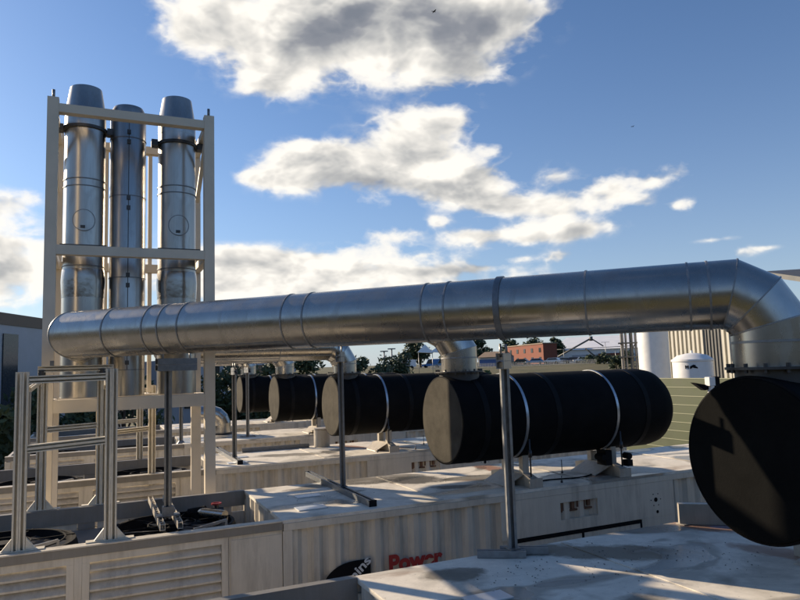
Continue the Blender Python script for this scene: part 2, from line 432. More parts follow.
def make_container(Y, label, lettering):
    G = 'white genset containers in a row'
    root = thing('genset_container', label, 'container', (XL, Y, 0), G)
    yb = Y+W
    # long walls
    m = MB(); corr(m, XREC+.12, XR-.12, Y+.02, .2, 2.78); m.build('side_wall', 'ivory', root)
    m = MB(); corr(m, XREC+.12, XR-.12, yb-.02, .2, 2.78, direction=-1); m.build('side_wall', 'ivory', root)
    m = MB(); corr_y(m, Y+.06, yb-.06, XR-.06, .2, 2.78); m.build('end_wall', 'ivory', root)
    # end wall above the radiator deck, corrugated, stands under the roof edge
    m = MB(); corr_y(m, Y+.09, yb-.09, XREC, 2.205, 2.86); m.build('recess_wall', 'ivory', root)
    # roof sheet with folded rim
    m = MB(); m.box(XREC, XR, Y+.002, yb-.002, 2.86, ROOF); m.build('roof', 'roof', root, bevel=.012)
    m = MB()
    m.box(XREC+.01, XR-.001, Y-.012, Y+.055, 2.775, 2.858); m.box(XREC+.01, XR-.001, yb-.055, yb+.012, 2.775, 2.858)
    m.box(XL, XR, Y-.012, Y+.06, .05, .198); m.box(XL, XR, yb-.06, yb+.012, .05, .198)
    m.box(XL+.002, XL+.06, Y+.062, yb-.062, .05, .198)
    m.build('side_rail', 'ivory_panel', root, bevel=.008, split=True)
    m = MB()
    for x0 in (XREC, XR-.12):
        for y0 in (Y-.008, yb-.10): m.box(x0, x0+.118, y0, y0+.108, .2, 2.773)
    for y0 in (Y-.008, yb-.10): m.box(XL, XL+.12, y0, y0+.108, .2, 2.773)
    m.build('corner_post', 'ivory_panel', root, bevel=.006, split=True)
    # radiator section: rails, deck, inner struts
    m = MB(); m.box(XL, XREC-.003, Y-.015, Y+.085, 2.79, 2.885); m.build('front_rail', 'rail', root, bevel=.03, seg=4)
    m = MB(); m.box(XL, XREC-.004, Y-.03, Y+.12, 2.887, 2.901); m.build('rail_cap', 'ivory_panel', root, bevel=.003)
    m = MB(); m.box(XL, XREC-.003, yb-.09, yb, 2.69, 2.91)
    for x in (-1.1, -.12, .9): m.box(x-.11, x+.11, yb-.082, yb-.012, 2.6, 2.688)
    m.build('rear_rail', 'rail', root, bevel=.006)
    m = MB(); m.box(XL+.06, 1.74, Y+.09, yb-.1, 2.56, 2.60); m.box(1.74, XREC-.003, Y+.09, yb-.1, 2.16, 2.20); m.box(1.72, 1.739, Y+.09, yb-.1, 2.16, 2.559); m.build('radiator_deck', 'deck', root)
    m = MB(); m.box(XL, XL+.06, Y+.09, yb-.09, 2.2, 2.86); m.build('end_rail', 'ivory_panel', root)
    # fans
    for cx in (-1.02, .92):
        cy = Y+1.2
        f = MB(); f.lathe((cx, cy, 2.605), (0,0,1), [(0, .84), (.10, .82), (.16, .80), (.16, .76), (.05, .75), (.02, .74)], 40, cap0=True, cap1=True)
        fan = f.build('cooling_fan', 'dark', root)
        g = MB()
        for r in (.30, .68): g.hoop((cx, cy, 2.782), (0,0,1), r-.008, r+.008, .012, 36)
        for k in range(6):
            a = R(60*k+10); g.bar((cx+.1*math.cos(a), cy+.1*math.sin(a), 2.77), (cx+.79*math.cos(a), cy+.79*math.sin(a), 2.77), .014, .012)
        g.cyl((cx, cy, 2.70), (cx, cy, 2.79), .12, seg=20)
        g.build('fan_guard', 'black', fan)
        g = MB()
        for k in range(7):
            a = R(360/7*k); c0, s0 = math.cos(a), math.sin(a)
            p = [(cx+c0*.1-s0*.06, cy+s0*.1+c0*.06, 2.70), (cx+c0*.7-s0*.17, cy+s0*.7+c0*.17, 2.69), (cx+c0*.7+s0*.12, cy+s0*.7-c0*.12, 2.65), (cx+c0*.1+s0*.05, cy+s0*.1-c0*.05, 2.66)]
            g.poly(p, (0, 0, .006))
        g.build('fan_blade', 'steel_dark', fan)
        g = MB(); g.bar((cx+.2, cy-.62, 2.80), (cx+.62, cy-.48, 2.84), .03, .03); g.bar((cx+.62, cy-.48, 2.84), (cx+.62, cy-.48, 2.77), .03, .03)
        g.build('handle', 'galv', fan)
    # louvre panels
    def louvre(x0, x1, yy, z0, z1, dirn):
        fr = MB(); t = .075
        ya, yb_ = sorted((yy-dirn*.02, yy+dirn*.045))
        fr.box(x0, x1, ya, yb_, z1-t, z1); fr.box(x0, x1, ya, yb_, z0, z0+t)
        fr.box(x0, x0+t, ya, yb_, z0+t+.001, z1-t-.001); fr.box(x1-t, x1, ya, yb_, z0+t+.001, z1-t-.001)
        f = fr.build('louvre_panel', 'ivory_panel', root, bevel=.004)
        s = MB(); z = z1-t-.012
        while z-.12 > z0+t:
            # each blade: sloping out and down, with a small turned-down lip
            a = (x0+t+.002, yy+dirn*.075, z); q = (x0+t+.002, yy+dirn*.002, z-.072); l = (x0+t+.002, yy+dirn*.004, z-.09)
            for p, r_ in ((a, q), (q, l)):
                o = .004
                s.poly([p, r_, (r_[0], r_[1], r_[2]-o), (p[0], p[1]+dirn*o, p[2]-o)], (x1-x0-2*t-.004, 0, 0))
            z -= .108
        s.build('blade', 'ivory_panel', f)
        bk = MB(); bk.box(x0+t, x1-t, min(yy+dirn*.10, yy+dirn*.13), max(yy+dirn*.10, yy+dirn*.13), z0+t, z1-t); bk.build('backing', 'deck', f)
    louvre(-1.86, -.21, Y+.02, .3, 2.787, 1)
    louvre(-.13, 1.44, Y+.02, .3, 2.787, 1)
    for (x0, x1) in ((-1.86, -.24), (.02, 1.9)):
        louvre(x0, x1, yb-.02, .3, 2.685, -1)
    m = MB(); m.box(-.208, -.132, Y-.002, Y+.06, .2, 2.788); m.box(1.445, 2.095, Y+.012, Y+.06, .2, 2.788); m.box(-.23, .01, yb-.06, yb-.01, .2, 2.597)
    m.box(1.91, 2.095, yb-.06, yb-.01, .2, 2.597)
    m.box(XL+.121, -1.862, Y+.012, Y+.06, .2, 2.788); m.build('plain_panel', 'ivory', root, split=True)
    m = MB()
    for (x0, x1) in ((1.47, 2.09),):
        m.box(x0, x1, Y+.002, Y+.011, .35, 2.74)
    d = m.build('access_door', 'ivory_panel', root, bevel=.004)
    # smooth panel, lifting pocket and double hatch with a black seal
    m = MB(); m.box(5.25, 6.29, Y-.012, Y+.018, 2.235, 2.772); m.box(6.99, 8.55, Y-.012, Y+.018, 2.235, 2.772)
    m.box(6.292, 6.988, Y-.012, Y+.018, 2.65, 2.772); m.box(6.292, 6.988, Y-.012, Y+.018, 2.235, 2.40)
    m.build('smooth_panel', 'ivory_panel', root, split=True)
    m = MB(); m.box(6.285, 6.995, Y+.10, Y+.12, 2.40, 2.65)
    p = m.build('lifting_pocket', 'deck', root)
    m = MB()
    for k in range(6): m.box(6.33+.1*k, 6.38+.1*k, Y+.03, Y+.09, 2.52+.03*(k % 2), 2.645)
    m.box(6.31, 6.97, Y+.04, Y+.07, 2.50, 2.53); m.build('grille', mrust(), p)
    m = MB(); m.box(5.47, 7.84, Y-.016, Y+.016, 2.175, 2.225); m.box(5.47, 5.50, Y-.016, Y+.016, .3, 2.174); m.box(7.81, 7.84, Y-.016, Y+.016, .3, 2.174); m.box(6.66, 6.70, Y-.016, Y+.016, .3, 2.174)
    m.build('door_seal', 'black', root)
    for x0, x1 in ((5.502, 6.658), (6.702, 7.808)):
        m = MB(); m.box(x0, x1, Y-.010, Y+.018, .3, 2.172); dd = m.build('hatch_door', 'ivory_panel', root)
        m = MB(); hx = x1-.12 if x0 < 6 else x0+.12; m.box(hx-.03, hx+.03, Y-.05, Y-.011, 1.2, 1.4); m.build('handle', 'dark', dd)
    m = MB(); m.box(7.85, 8.55, Y-.010, Y+.018, .3, 2.233); m.build('service_panel', 'ivory_panel', root)
    m = MB()
    for x, z, r in ((8.16, 2.50, .035), (8.18, 2.31, .025)): m.cyl((x, Y-.016, z), (x, Y-.0125, z), r, seg=16)
    for k in range(6):
        a = R(60*k); m.cyl((8.16+.1*math.cos(a), Y-.016, 2.5+.1*math.sin(a)), (8.16+.1*math.cos(a), Y-.0125, 2.5+.1*math.sin(a)), .009, seg=8)
    m.build('cable_hole', 'black', root, split=True)
    # roof fittings: hatch plates and lifting studs
    rf = [c for c in root.children if c.name.startswith('roof')][0]
    m = MB()
    for x, y, w_, l_ in ((2.82, Y+1.36, .36, .2), (2.62, Y+.52, .40, .24)):
        m.box(x-w_/2, x+w_/2, y-l_/2, y+l_/2, ROOF+.003, ROOF+.014)
    m.build('roof_plate', 'plate', rf, bevel=.003, split=True)
    m = MB()
    for x, y, h in ((6.5, Y+.2, .10), (7.05, Y+.9, .22), (5.6, Y+.25, .07)):
        m.cyl((x, y, ROOF), (x, y, ROOF+h), .007, seg=8); m.cyl((x, y, ROOF), (x, y, ROOF+.03), .02, seg=6)
    m.build('roof_stud', 'steel_dark', rf, split=True)
    # seam battens across the roof
    m = MB()
    for x in (4.35, 7.0, 9.7): m.box(x-.03, x+.03, Y+.06, yb-.06, ROOF+.002, ROOF+.009)
    m.build('roof_seam', 'roof', rf, split=True)
    if lettering: lettering(root, Y)
    return root
_mr = []
def mrust():
    if not _mr: _mr.append(basic('rusty_steel', (.16, .08, .045), .8, var=.4, scale=10))
    return _mr[0]

def text_mesh(txt, size, emb):
    cu = bpy.data.curves.new('lettering', 'FONT'); cu.body = txt; cu.size = size; cu.offset = emb; cu.extrude = .0015
    o = bpy.data.objects.new('tmp', cu); COL.objects.link(o)
    dg = bpy.context.evaluated_depsgraph_get(); dg.update()
    me = bpy.data.meshes.new_from_object(o.evaluated_get(dg))
    bpy.data.objects.remove(o); bpy.data.curves.remove(cu)
    return me
def put_text(txt, size, emb, name, mat, parent, x, y, z, ang=0., width=None):
    me = text_mesh(txt, size, emb)
    xs = [v.co.x for v in me.vertices]; w0 = max(xs)-min(xs); k = (width/w0) if width else 1
    me.transform(Matrix.Translation((-min(xs), 0, 0))); me.transform(Matrix.Diagonal((k, 1, 1, 1)))
    me.transform(Matrix.Rotation(ang, 4, 'Z'))
    me.transform(Matrix.Rotation(R(90), 4, 'X'))
    root = parent
    while root.parent is not None: root = root.parent
    me.transform(Matrix.Translation(Vector((x, y, z))-root.location))
    me.materials.clear(); me.materials.append(M[mat])
    o = bpy.data.objects.new(name, me); COL.objects.link(o); o.parent = parent
    return o
def lettering_b(root, Y):
    put_text('Power', .295, .013, 'lettering', 'red', root, 3.50, Y-.016, 2.078, 0, .79)
    # black rounded emblem with diagonal white writing
    m = MB(); pts = []
    for k in range(0, 19):
        a = R(90+180*k/18); pts.append((3.02+.42*math.cos(a), Y-.010, 2.0+.29*math.sin(a)))
    pts = [(3.245, Y-.010, 2.29)]+pts+[(3.245, Y-.010, 1.71)]
    m.poly(pts, (0, .004, 0)); e = m.build('emblem', 'black', root)
    put_text('Cummins', .17, .004, 'emblem_lettering', 'white_letter', e, 2.66, Y-.014, 1.72, R(42), .80)

LC = ['white container in the foreground, its stained roof under the biggest black silencer',
      'white genset container with the red word Power and a black emblem on its side',
      'white container with a beige vent pot on its roof, behind the one marked Power',
      'white container fourth from the camera, between the vent pot and the domed metal elbow',
      'farthest white genset container, under the smallest and most distant black silencer']
contB = make_container(FRONT[1], LC[1], None)
for k in (0, 2, 3, 4): dup(contB, (0, FRONT[k]-FRONT[1], 0), LC[k])
lettering_b(contB, FRONT[1])

# ------------------------------------------------------------------ silencers
def make_silencer(Y, label):
    root = thing('exhaust_silencer', label, 'silencer', (SX0, Y, ROOF), 'black cylindrical exhaust silencers on the container roofs')
    m = MB(); m.lathe((SX0, Y, SZ), (1,0,0), [(.006, SR-.02), (.012, SR-.004), (.03, SR), (3.78, SR), (3.94, SR-.03), (4.04, SR-.10), (4.08, SR-.2)], 72, cap0=False)
    m.build('body', 'silencer', root)
    m = MB(); m.lathe((SX0, Y, SZ), (1,0,0), [(0, SR-.03), (.012, SR-.02), (.02, SR-.02)], 72, cap0=True, cap1=False); m.build('end_plate', 'endcap', root)
    for x in (5.05, 6.3, 8.05):
        m = MB(); m.hoop((x, Y, SZ), (1,0,0), SR-.002, SR+.006, .09, 72); m.build('cladding_joint', 'silencer_joint', root)
    for x in (5.72, 7.42):
        m = MB(); m.hoop((x, Y, SZ), (1,0,0), SR+.002, SR+.012, .045, 72)
        s = m.build('strap', 'strap', root)
        m = MB(); m.cyl((x, Y-SR-.015, SZ-.30), (x, Y-SR-.015, ROOF+.2), .012, seg=10); m.cyl((x, Y-SR-.015, SZ-.46), (x, Y-SR-.015, SZ-.56), .028, seg=10); m.build('tension_rod', 'steel_dark', s)
        # saddle: tapered beam across the roof with two upright plates
        m = MB(); x0, x1 = x+.12, x+.25
        m.poly([(x0, Y-.5, ROOF+.002), (x0, Y-.5, ROOF+.13), (x0, Y-.28, ROOF+.19), (x0, Y+.28, ROOF+.19), (x0, Y+.62, ROOF+.13), (x0, Y+.62, ROOF+.002)], (x1-x0, 0, 0))
        m.box(x0-.05, x1+.05, Y-.52, Y-.503, ROOF+.002, ROOF+.135)
        m.poly([(x0-.24, Y-.16, ROOF+.003), (x0-.002, Y-.30, ROOF+.17), (x0-.002, Y+.34, ROOF+.17), (x0-.24, Y+.46, ROOF+.003)], (.006, 0, .012))
        sd = m.build('saddle', 'saddle', root, bevel=.006)
        m = MB()
        for yy, zz in ((Y-.22, .55), (Y+.26, .55)):
            m.box(x0+.01, x1-.01, yy-.05, yy+.05, ROOF+.19, SZ-SR*.90)
        m.build('upright_plate', 'saddle', sd, bevel=.004, split=True)
        if x > 7:
            m = MB(); m.box(x-.10, x+.02, Y-.42, Y-.2, ROOF+.19, ROOF+.42); m.cyl((x-.14, Y-.43, ROOF+.32), (x-.14, Y-.25, ROOF+.32), .05, seg=12); m.cyl((x+.38, Y-.43, ROOF+.30), (x+.38, Y-.3, ROOF+.30), .05, seg=12); m.box(x+.341, x+.44, Y-.42, Y-.3, ROOF+.14, ROOF+.24)
            m.build('clamp', 'black', sd, bevel=.01, split=True)
    # flanged outlet
    m = MB(); cx = 4.97
    m.cyl((cx, Y, SZ+SR-.12), (cx, Y, SZ+SR+.045), .30, seg=40); m.cyl((cx, Y, SZ+SR+.046), (cx, Y, SZ+SR+.066), .37, seg=40)
    for k in range(14):
        a = R(360/14*k); m.cyl((cx+.34*math.cos(a), Y+.34*math.sin(a), SZ+SR+.02), (cx+.34*math.cos(a), Y+.34*math.sin(a), SZ+SR+.095), .016, seg=6)
    m.build('outlet_flange', 'steel_dark', root)
    return root
LS = ['biggest black silencer, its round dark end cut by the right edge of the picture',
      'middle black silencer with two steel straps in view and a pale end plate',
      'black silencer directly left of the middle one, standing beside the vent pot',
      'black cylindrical silencer on the fourth container with a fully lit oval end plate',
      'smallest and farthest black silencer, left of all the others, with a thin oval end plate']
silB = make_silencer(AXIS[1], LS[1])
M['endcap_shaded'] = mk_silencer('shaded_insulation_end', (.006, .006, .0056), .97)  # darker copy of the end plate, with the nearest one's shade in its colour
for k in (0, 2, 3, 4):
    sl_ = dup(silB, (0, AXIS[k]-AXIS[1], 0), LS[k])
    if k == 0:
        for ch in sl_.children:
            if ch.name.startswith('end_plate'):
                ch.data = ch.data.copy(); ch.data.materials.clear(); ch.data.materials.append(M['endcap_shaded'])

# ------------------------------------------------------------------ exhaust ducts
def arc_path(pts, rad, nseg):
    """replace each inner corner of a polyline by a segmented bend"""
    P = [Vector(p) for p in pts]; out = [P[0]]
    for i in range(1, len(P)-1):
        a, b_ = (P[i-1]-P[i]).normalized(), (P[i+1]-P[i]).normalized()
        ang = math.pi-a.angle(b_)
        if ang < .05: out.append(P[i]); continue
        n = max(1, round(ang/(math.pi/2)*nseg)); r = rad
        tl = r*math.tan(ang/2); c = P[i]+(a+b_).normalized()*(r/math.cos(ang/2))
        s0 = P[i]+a*tl; s1 = P[i]+b_*tl
        # n joints, each turning ang/n; joints lie on the circumscribed polygon
        ax = (s0-c).cross(s1-c).normalized(); st = ang/n; rj = r/math.cos(st/2)
        v0 = (s0-c).normalized()
        for j in range(n):
            q = Matrix.Rotation(st*(j+.5), 3, ax) @ v0
            out.append(c+q*rj)
    out.append(P[-1]); return out
def make_duct(pts, label, rad=.5, rings=(), clamps=(), r=DR, nseg=3):
    base = Vector(pts[0])
    root = thing('exhaust_duct', label, 'duct', base, 'stainless exhaust ducts from silencer to chimney')
    path = arc_path(pts, rad, nseg)
    m = MB(); m.tube(path, r, 64); m.build('duct_shell', 'duct', root)
    # mitre seams
    m = MB()
    for i in range(1, len(path)-1):
        d0, d1 = (path[i]-path[i-1]).normalized(), (path[i+1]-path[i]).normalized()
        n = (d0+d1).normalized(); k = 1/max(.5, d0.dot(n))
        seg = 56; side = n.cross(d0)
        if side.length < 1e-5: continue
        u = n.cross(side).normalized(); w = side.normalized()
        # elliptical bead round the joint
        q = []
        for dr, dw in ((-.002, -.006), (.006, -.006), (.006, .006), (-.002, .006)):
            q.append([m.bm.verts.new(path[i]+n*dw+u*((r+dr)*k*math.cos(2*math.pi*j/seg))+w*((r+dr)*math.sin(2*math.pi*j/seg))) for j in range(seg)])
        for j in range(4): m.skin(q[j], q[(j+1) % 4])
    m.hoop(Vector(pts[0])+Vector((0, 0, .20)), (0,0,1), r-.002, r+.008, .02, 56)
    m.build('seam', 'galv', root, split=True)
    A, B_ = Vector(pts[1]), Vector(pts[2]); ax = (B_-A).normalized()
    m = MB(); sdv = ax.cross(Vector((0, 0, 1))).normalized()
    if sdv.y > 0: sdv = -sdv
    ts = sorted([.08, .97]+[t for t in rings])
    for i in range(len(ts)-1):
        if ts[i+1]-ts[i] < .05: continue
        an = R(-38-14*(i % 3)); o = sdv*math.cos(an)+Vector((0, 0, math.sin(an)))
        m.bar(A+(B_-A)*(ts[i]+.004)+o*(r+.001), A+(B_-A)*(ts[i+1]-.004)+o*(r+.001), .03, .006, up=o)
    m.build('lap_seam', 'galv', root, split=True)
    if rings:
        m = MB()
        for t in rings: m.hoop(A+(B_-A)*t, ax, r-.002, r+.007, .016, 64)
        m.build('joint_bead', 'galv', root, split=True)
    for t in clamps:
        m = MB(); m.hoop(A+(B_-A)*t, ax, r, r+.014, .055, 64)
        m.build('clamp_band', 'galv_dark', root)
    return root
top0 = SZ+SR+.066
D1 = (-.642, 9.538, DZ)
make_duct([(5.03, 3.75, top0), (5.03, 3.75, DZ), (-.26, 9.16, DZ), (-.24, 11.85, DZ)],
          'long shining duct crossing the whole picture from the nearest silencer to the left chimney',
          .37, [v*1.07-.012 for v in (.86, .787, .76, .726, .563, .532, .374, .346, .187, .084, .065)], [.292])
make_duct([(4.98, 8.87, top0), (4.98, 8.87, DZ+.13), (.95, 11.05, DZ+.13), (.55, 12.0, DZ+.13)],
          'duct rising from the middle silencer and passing behind the long one', .60, [.3, .6], [.45], .27)
make_duct([(4.98, 14.06, top0), (4.98, 14.06, DZ-.05), (1.25, 14.06, DZ-.05), (1.22, 12.2, DZ-.05)],
          'duct rising from the third silencer, mostly hidden behind the long one', .45, [.4], [], .27)
make_duct([(4.98, 19.25, top0), (4.98, 19.25, DZ-.02), (3.0, 19.25, DZ-.02)],
          'exhaust duct on the fourth silencer, only its short upright leg showing', .45, [.5], [], .27)
make_duct([(4.98, 24.44, top0), (4.98, 24.44, DZ-.02), (3.0, 24.44, DZ-.02)],
          'exhaust duct on the farthest silencer, only its dull upright leg showing', .45, [.5], [], .27)
# loose domed elbow lying on the fourth roof
root = thing('duct_elbow', 'domed bluish metal elbow standing on the fourth roof beside the chimney frame', 'duct elbow', (3.42, 20.75, ROOF))
m = MB(); m.tube(arc_path([(3.42, 20.75, ROOF+.06), (3.42, 20.75, ROOF+.62), (2.6, 20.75, ROOF+.62)], .38, 4), .26, 40); m.build('elbow_shell', 'duct', root)
m = MB(); m.cyl((3.42, 20.75, ROOF+.002), (3.42, 20.75, ROOF+.06), .31, seg=32); m.build('base_flange', 'steel_dark', root)

# ------------------------------------------------------------------ duct supports
def bolts(mb, pts, r=.012, h=.02):
    for p in pts: mb.cyl(p, (p[0], p[1], p[2]+h), r, seg=6)
def make_post(label, x, y, zb, zt, ddir, wide=.34, base=None, mat='galv_dark', w=.083):
    """channel post with a two-tier cross head and two hanger rods"""
    d = Vector((*ddir, 0)).normalized()
    root = thing('duct_support', label, 'support post', (x, y, zb), 'channel posts under the ducts')
    m = MB(); m.channel((x, y, zb+.02), (x, y, zt-.155), w, w, up=(-.4, -1, 0), th=.012); m.build('post', mat, root, split=True)
    m = MB(); c = Vector((x, y, zt-.115))
    m.channel(c-d*wide/2, c+d*wide/2, w*.9, .074); c.z += .078
    m.channel(c-d*wide/2, c+d*wide/2, w*.9, .074); m.build('cross_head', mat, root, split=True)
    m = MB()
    for s in (-1, 1): m.cyl(c+d*(s*wide*.36), c+d*(s*wide*.36)+Vector((0, 0, .13)), .012, seg=8)
    m.build('hanger_rod', 'galv', root, split=True)
    if base == 'tee':
        b_ = MB()
        e = Vector((.86, -.51, 0)); n = Vector((.51, .86, 0))
        for off, s in ((-.06, -.12), (.06, .10)):
            c0 = Vector((x, y, zb+.035))+n*off
            b_.channel(c0-e*.22+e*s, c0+e*.24+e*s, .08, .062)
        b_.box(x-.06, x+.06, y-.06, y+.06, zb+.067, zb+.079)
        b_.build('base_channel', mat, root, split=True)
    if base == 'plate':
        b_ = MB(); b_.box(x-.2, x+.2, y-.13, y+.13, zb+.001, zb+.02); bolts(b_, [(x+i*.16, y+j*.09, zb+.02) for i in (-1, 1) for j in (-1, 1)])
        b_.build('base_plate', mat, root)
    if base == 'flare':
        b_ = MB(); A = [(x-.26, y-.2), (x+.26, y-.2), (x+.26, y+.2), (x-.26, y+.2)]
        lo = [b_.bm.verts.new((*p, zb)) for p in A]; hi = [b_.bm.verts.new((x+(p[0]-x)*.2, y+(p[1]-y)*.25, zb+.3)) for p in A]
        for i in range(4): b_.bm.faces.new((lo[i], lo[(i+1) % 4], hi[(i+1) % 4], hi[i]))
        b_.bm.faces.new(lo); b_.bm.faces.new(hi)
        b_.build('flared_base', mat, root)
    if isinstance(base, tuple):
        b_ = MB(); y0, y1 = base
        b_.channel((x-.02, y0, zb+.042), (x-.02, y1, zb+.042), .10, .08, th=.01)
        b_.box(x-.06, x+.05, y-.06, y+.06, zb+.084, zb+.094)
        b_.build('floor_channel', mat, root)
        e = MB()
        for yy in (y0-.004, y1+.004): e.box(x-.075, x+.035, yy-.003, yy+.003, zb+.0, zb+.085)
        e.build('end_cap', 'dark', root, split=True)
    return root
perpA = (.72, .69)
make_post('near steel post with a tee foot on the foreground roof, under the long duct', 3.66, 5.62, ROOF, DZ-DR-.13, perpA, base='tee', mat='galv')
make_post('steel post on a long floor channel on the roof of the container marked Power', 3.38, 9.72, ROOF, DZ+.13-.27-.12, (.5, .86), base=(8.48, 11.5))
make_post('steel post on a pale floor channel on the roof with the vent pot', 2.64, 14.45, ROOF, DZ-.05-.27-.1, (0, 1), base=(13.75, 16.6))
make_post('distant steel post with a wide head, left of the fourth silencer end plate', 3.92, 19.4, ROOF, DZ-.02-.27-.1, (0, 1), .6, base='plate')
make_post('dark steel post with a flared foot seen between the beams under the chimney frame', 2.08, 19.2, ROOF-.25, DZ-.3, (1, 0), base='flare')

# dark post standing on two slotted channels that bridge the radiator recess
px, py = .82, 9.02
root = thing('duct_support', 'dark steel post on two slotted channels beside the cooling fan', 'support post', (px, py, 2.93), 'channel posts under the ducts')
m = MB(); m.channel((px, py, 2.95), (px, py, DZ-DR-.19), (.078), .078, up=(-.3, -1, 0), th=.011); m.build('post', 'galv_dark', root, split=True)
m = MB(); dd = Vector((.95, .3, 0)).normalized(); c = Vector((px+.1, py, DZ-DR-.15))
m.channel(c-dd*.26, c+dd*.26, .09, .078); c.z += .081; m.channel(c-dd*.26, c+dd*.26, .09, .078); m.build('cross_head', 'galv_dark', root, split=True)
m = MB()
for s in (-.18, .18): m.cyl(c+dd*s, c+dd*s+Vector((0, 0, .14)), .012, seg=8)
m.build('hanger_rod', 'galv', root, split=True)
for dx in (-.10, .10):
    m = MB(); x = px+dx
    m.box(x-.03, x-.024, 8.55, 10.6, 2.905, 2.985); m.box(x+.024, x+.03, 8.55, 10.6, 2.905, 2.985)
    yy = 8.6
    while yy < 10.55: m.box(x-.0235, x+.0235, yy, yy+.05, 2.96, 2.967); yy += .13
    m.box(x-.0235, x+.0235, 8.55, 10.6, 2.906, 2.913)
    m.build('slotted_channel', 'saddle', root, split=True)
m = MB(); m.box(px-.14, px+.14, py-.07, py+.07, 2.986, 3.0); m.box(px-.065, px+.065, py-.065, py+.065, 3.0, 3.10); m.build('foot_bracket', 'galv_dark', root, bevel=.004)

# ------------------------------------------------------------------ strut frame carrying the duct end
def make_strut_frame(label):
    zt = EYE+.08; Yf, Yr = 8.45, 10.80; xl, xr, xl2, xr2 = -.755, .15, -.71, .06
    root = thing('pipe_stand', label, 'strut frame', (xl, Yf, ROOF), 'beige channel frames over the radiator sections')
    S = .062
    def post(x, y, z0, z1, nm='post'):
        m = MB()
        # back to back double channel: dark groove down the middle of the face
        m.channel((x-.033, y, z0), (x-.033, y, z1), .063, .083, up=(0, -1, 0), th=.009)
        m.channel((x+.033, y, z0), (x+.033, y, z1), .063, .083, up=(0, -1, 0), th=.009)
        p = m.build(nm, 'saddle_strut', root)
        g = MB()
        for s in (-1, 1):
            g.poly([(x+s*.068, y-.03, z0+.001), (x+s*.165, y-.03, z0+.001), (x+s*.068, y-.03, z0+.125)], (0, .06, 0))
        g.box(x-.25, x+.25, y-.06, y+.06, z0-.008, z0)
        g.build('foot_gusset', 'saddle_strut', p)
    post(xl, Yf, ROOF+.012, zt); post(xr, Yf, ROOF+.012, zt+.01)
    post(xl2, Yr, ROOF+.02, EYE+.02); post(xr2, Yr, ROOF+.02, EYE+.02)
    def beam(a, b_, h=.083):
        m = MB(); u = (0, -1, 0)
        m.channel(Vector(a)+Vector((0, 0, .0215)), Vector(b_)+Vector((0, 0, .0215)), .042, .075, up=u, th=.006)
        m.channel(Vector(a)-Vector((0, 0, .0215)), Vector(b_)-Vector((0, 0, .0215)), .042, .075, up=u, th=.006)
        m.build('beam', 'saddle_strut', root)
    beam((xl+.067, Yf, EYE-.01), (xr-.067, Yf, EYE+.0), 0)
    beam((xl+.067, Yf, EYE-.76), (xr-.067, Yf, EYE-.72), 0)
    beam((xl2+.067, Yr, EYE-.72), (xr2-.067, Yr, EYE-.70), 0)
    beam((xl2-.05, Yr-.25, EYE+.13), (xr2+.15, Yr-.25, EYE+.13), 0)
    for x in (xl, xr):
        m = MB(); m.channel((x+.06*(1 if x < 0 else -1), Yf+.05, EYE-.12), (x+.04*(1 if x < 0 else -1), Yr-.05, EYE-.02), .05, .05); m.build('side_beam', 'saddle_strut', root)
    m = MB()
    for x in (xl2, xr2): m.cyl((x, Yr-.25, EYE+.03), (x, Yr-.25, EYE+.12), .05, seg=12)
    m.build('pivot', 'steel_dark', root, split=True)
    m = MB()
    for s in (.1, .58): m.box(xl2+s, xl2+s+.05, Yr-.29, Yr-.21, EYE+.175, DZ-DR+.01)
    m.build('duct_cradle', 'galv_dark', root, split=True)
    return root
M['saddle_strut'] = basic('strut_finish', (.66, .60, .475), .5, metal=.0, var=.12, scale=10)
sf = make_strut_frame('beige channel frame in the left foreground standing over the cooling fans')
dup(sf, (.80, 5.19, -.28), 'smaller looking channel frame seen through the bottom of the chimney frame')
root = thing('strut_post', 'thin pale channel post standing in front of the blue grey building', 'post', (-1.3, 16.0, ROOF))
m = MB(); m.channel((-1.3, 16, ROOF-.2), (-1.3, 16, EYE-.2), .075, .075, up=(0, -1, 0)); m.build('post', 'galv', root, split=True)
m = MB(); m.bar((-1.32, 16, EYE-.24), (-1.2, 16, EYE-.16), .05, .04); m.build('bracket', 'steel_dark', root)

# ------------------------------------------------------------------ chimney frame and flues
FY0, FY1, FX0, FX1 = 11.20, 12.86, -.675, 1.65
root = thing('chimney_tower', 'tall beige steel frame standing round the three chimneys', 'steel frame', (FX0, FY0, 0))
for y in (FY0, FY1):
    for x in (FX0, FX1):
        m = MB(); m.box(x-.08, x+.08, y-.08, y+.08, 0.012, EYE+4.30); p = m.build('post', 'frame_paint', root, bevel=.008)
        m = MB(); m.box(x-.17, x+.17, y-.17, y+.17, 0, .012); m.build('base_plate', 'frame_paint', p)
        m = MB(); m.cyl((x, y, EYE+4.30), (x, y, EYE+4.44), .022, seg=10); m.build('lifting_pin', 'galv_dark', p)
for z, h in ((4.14, .135), (1.93, .145), (-.42, .19), (-3.2, .18)):
    for y in (FY0, FY1):
        m = MB(); m.box(FX0+.081, FX1-.081, y-.075, y+.075, EYE+z-h/2, EYE+z+h/2); m.build('beam', 'frame_paint', root, bevel=.006)
    for x in (FX0, FX1):
        m = MB(); m.box(x-.06, x+.06, FY0+.081, FY1-.081, EYE+z-h/2+.01, EYE+z+h/2-.01); m.build('side_beam', 'frame_paint', root, bevel=.006)
for x in (FX0, FX1):
    m = MB()
    m.bar((x, FY0+.2, EYE+4.06), (x, FY1-.2, EYE+3.2), .07, .07); m.build('brace', 'frame_paint', root, split=True)
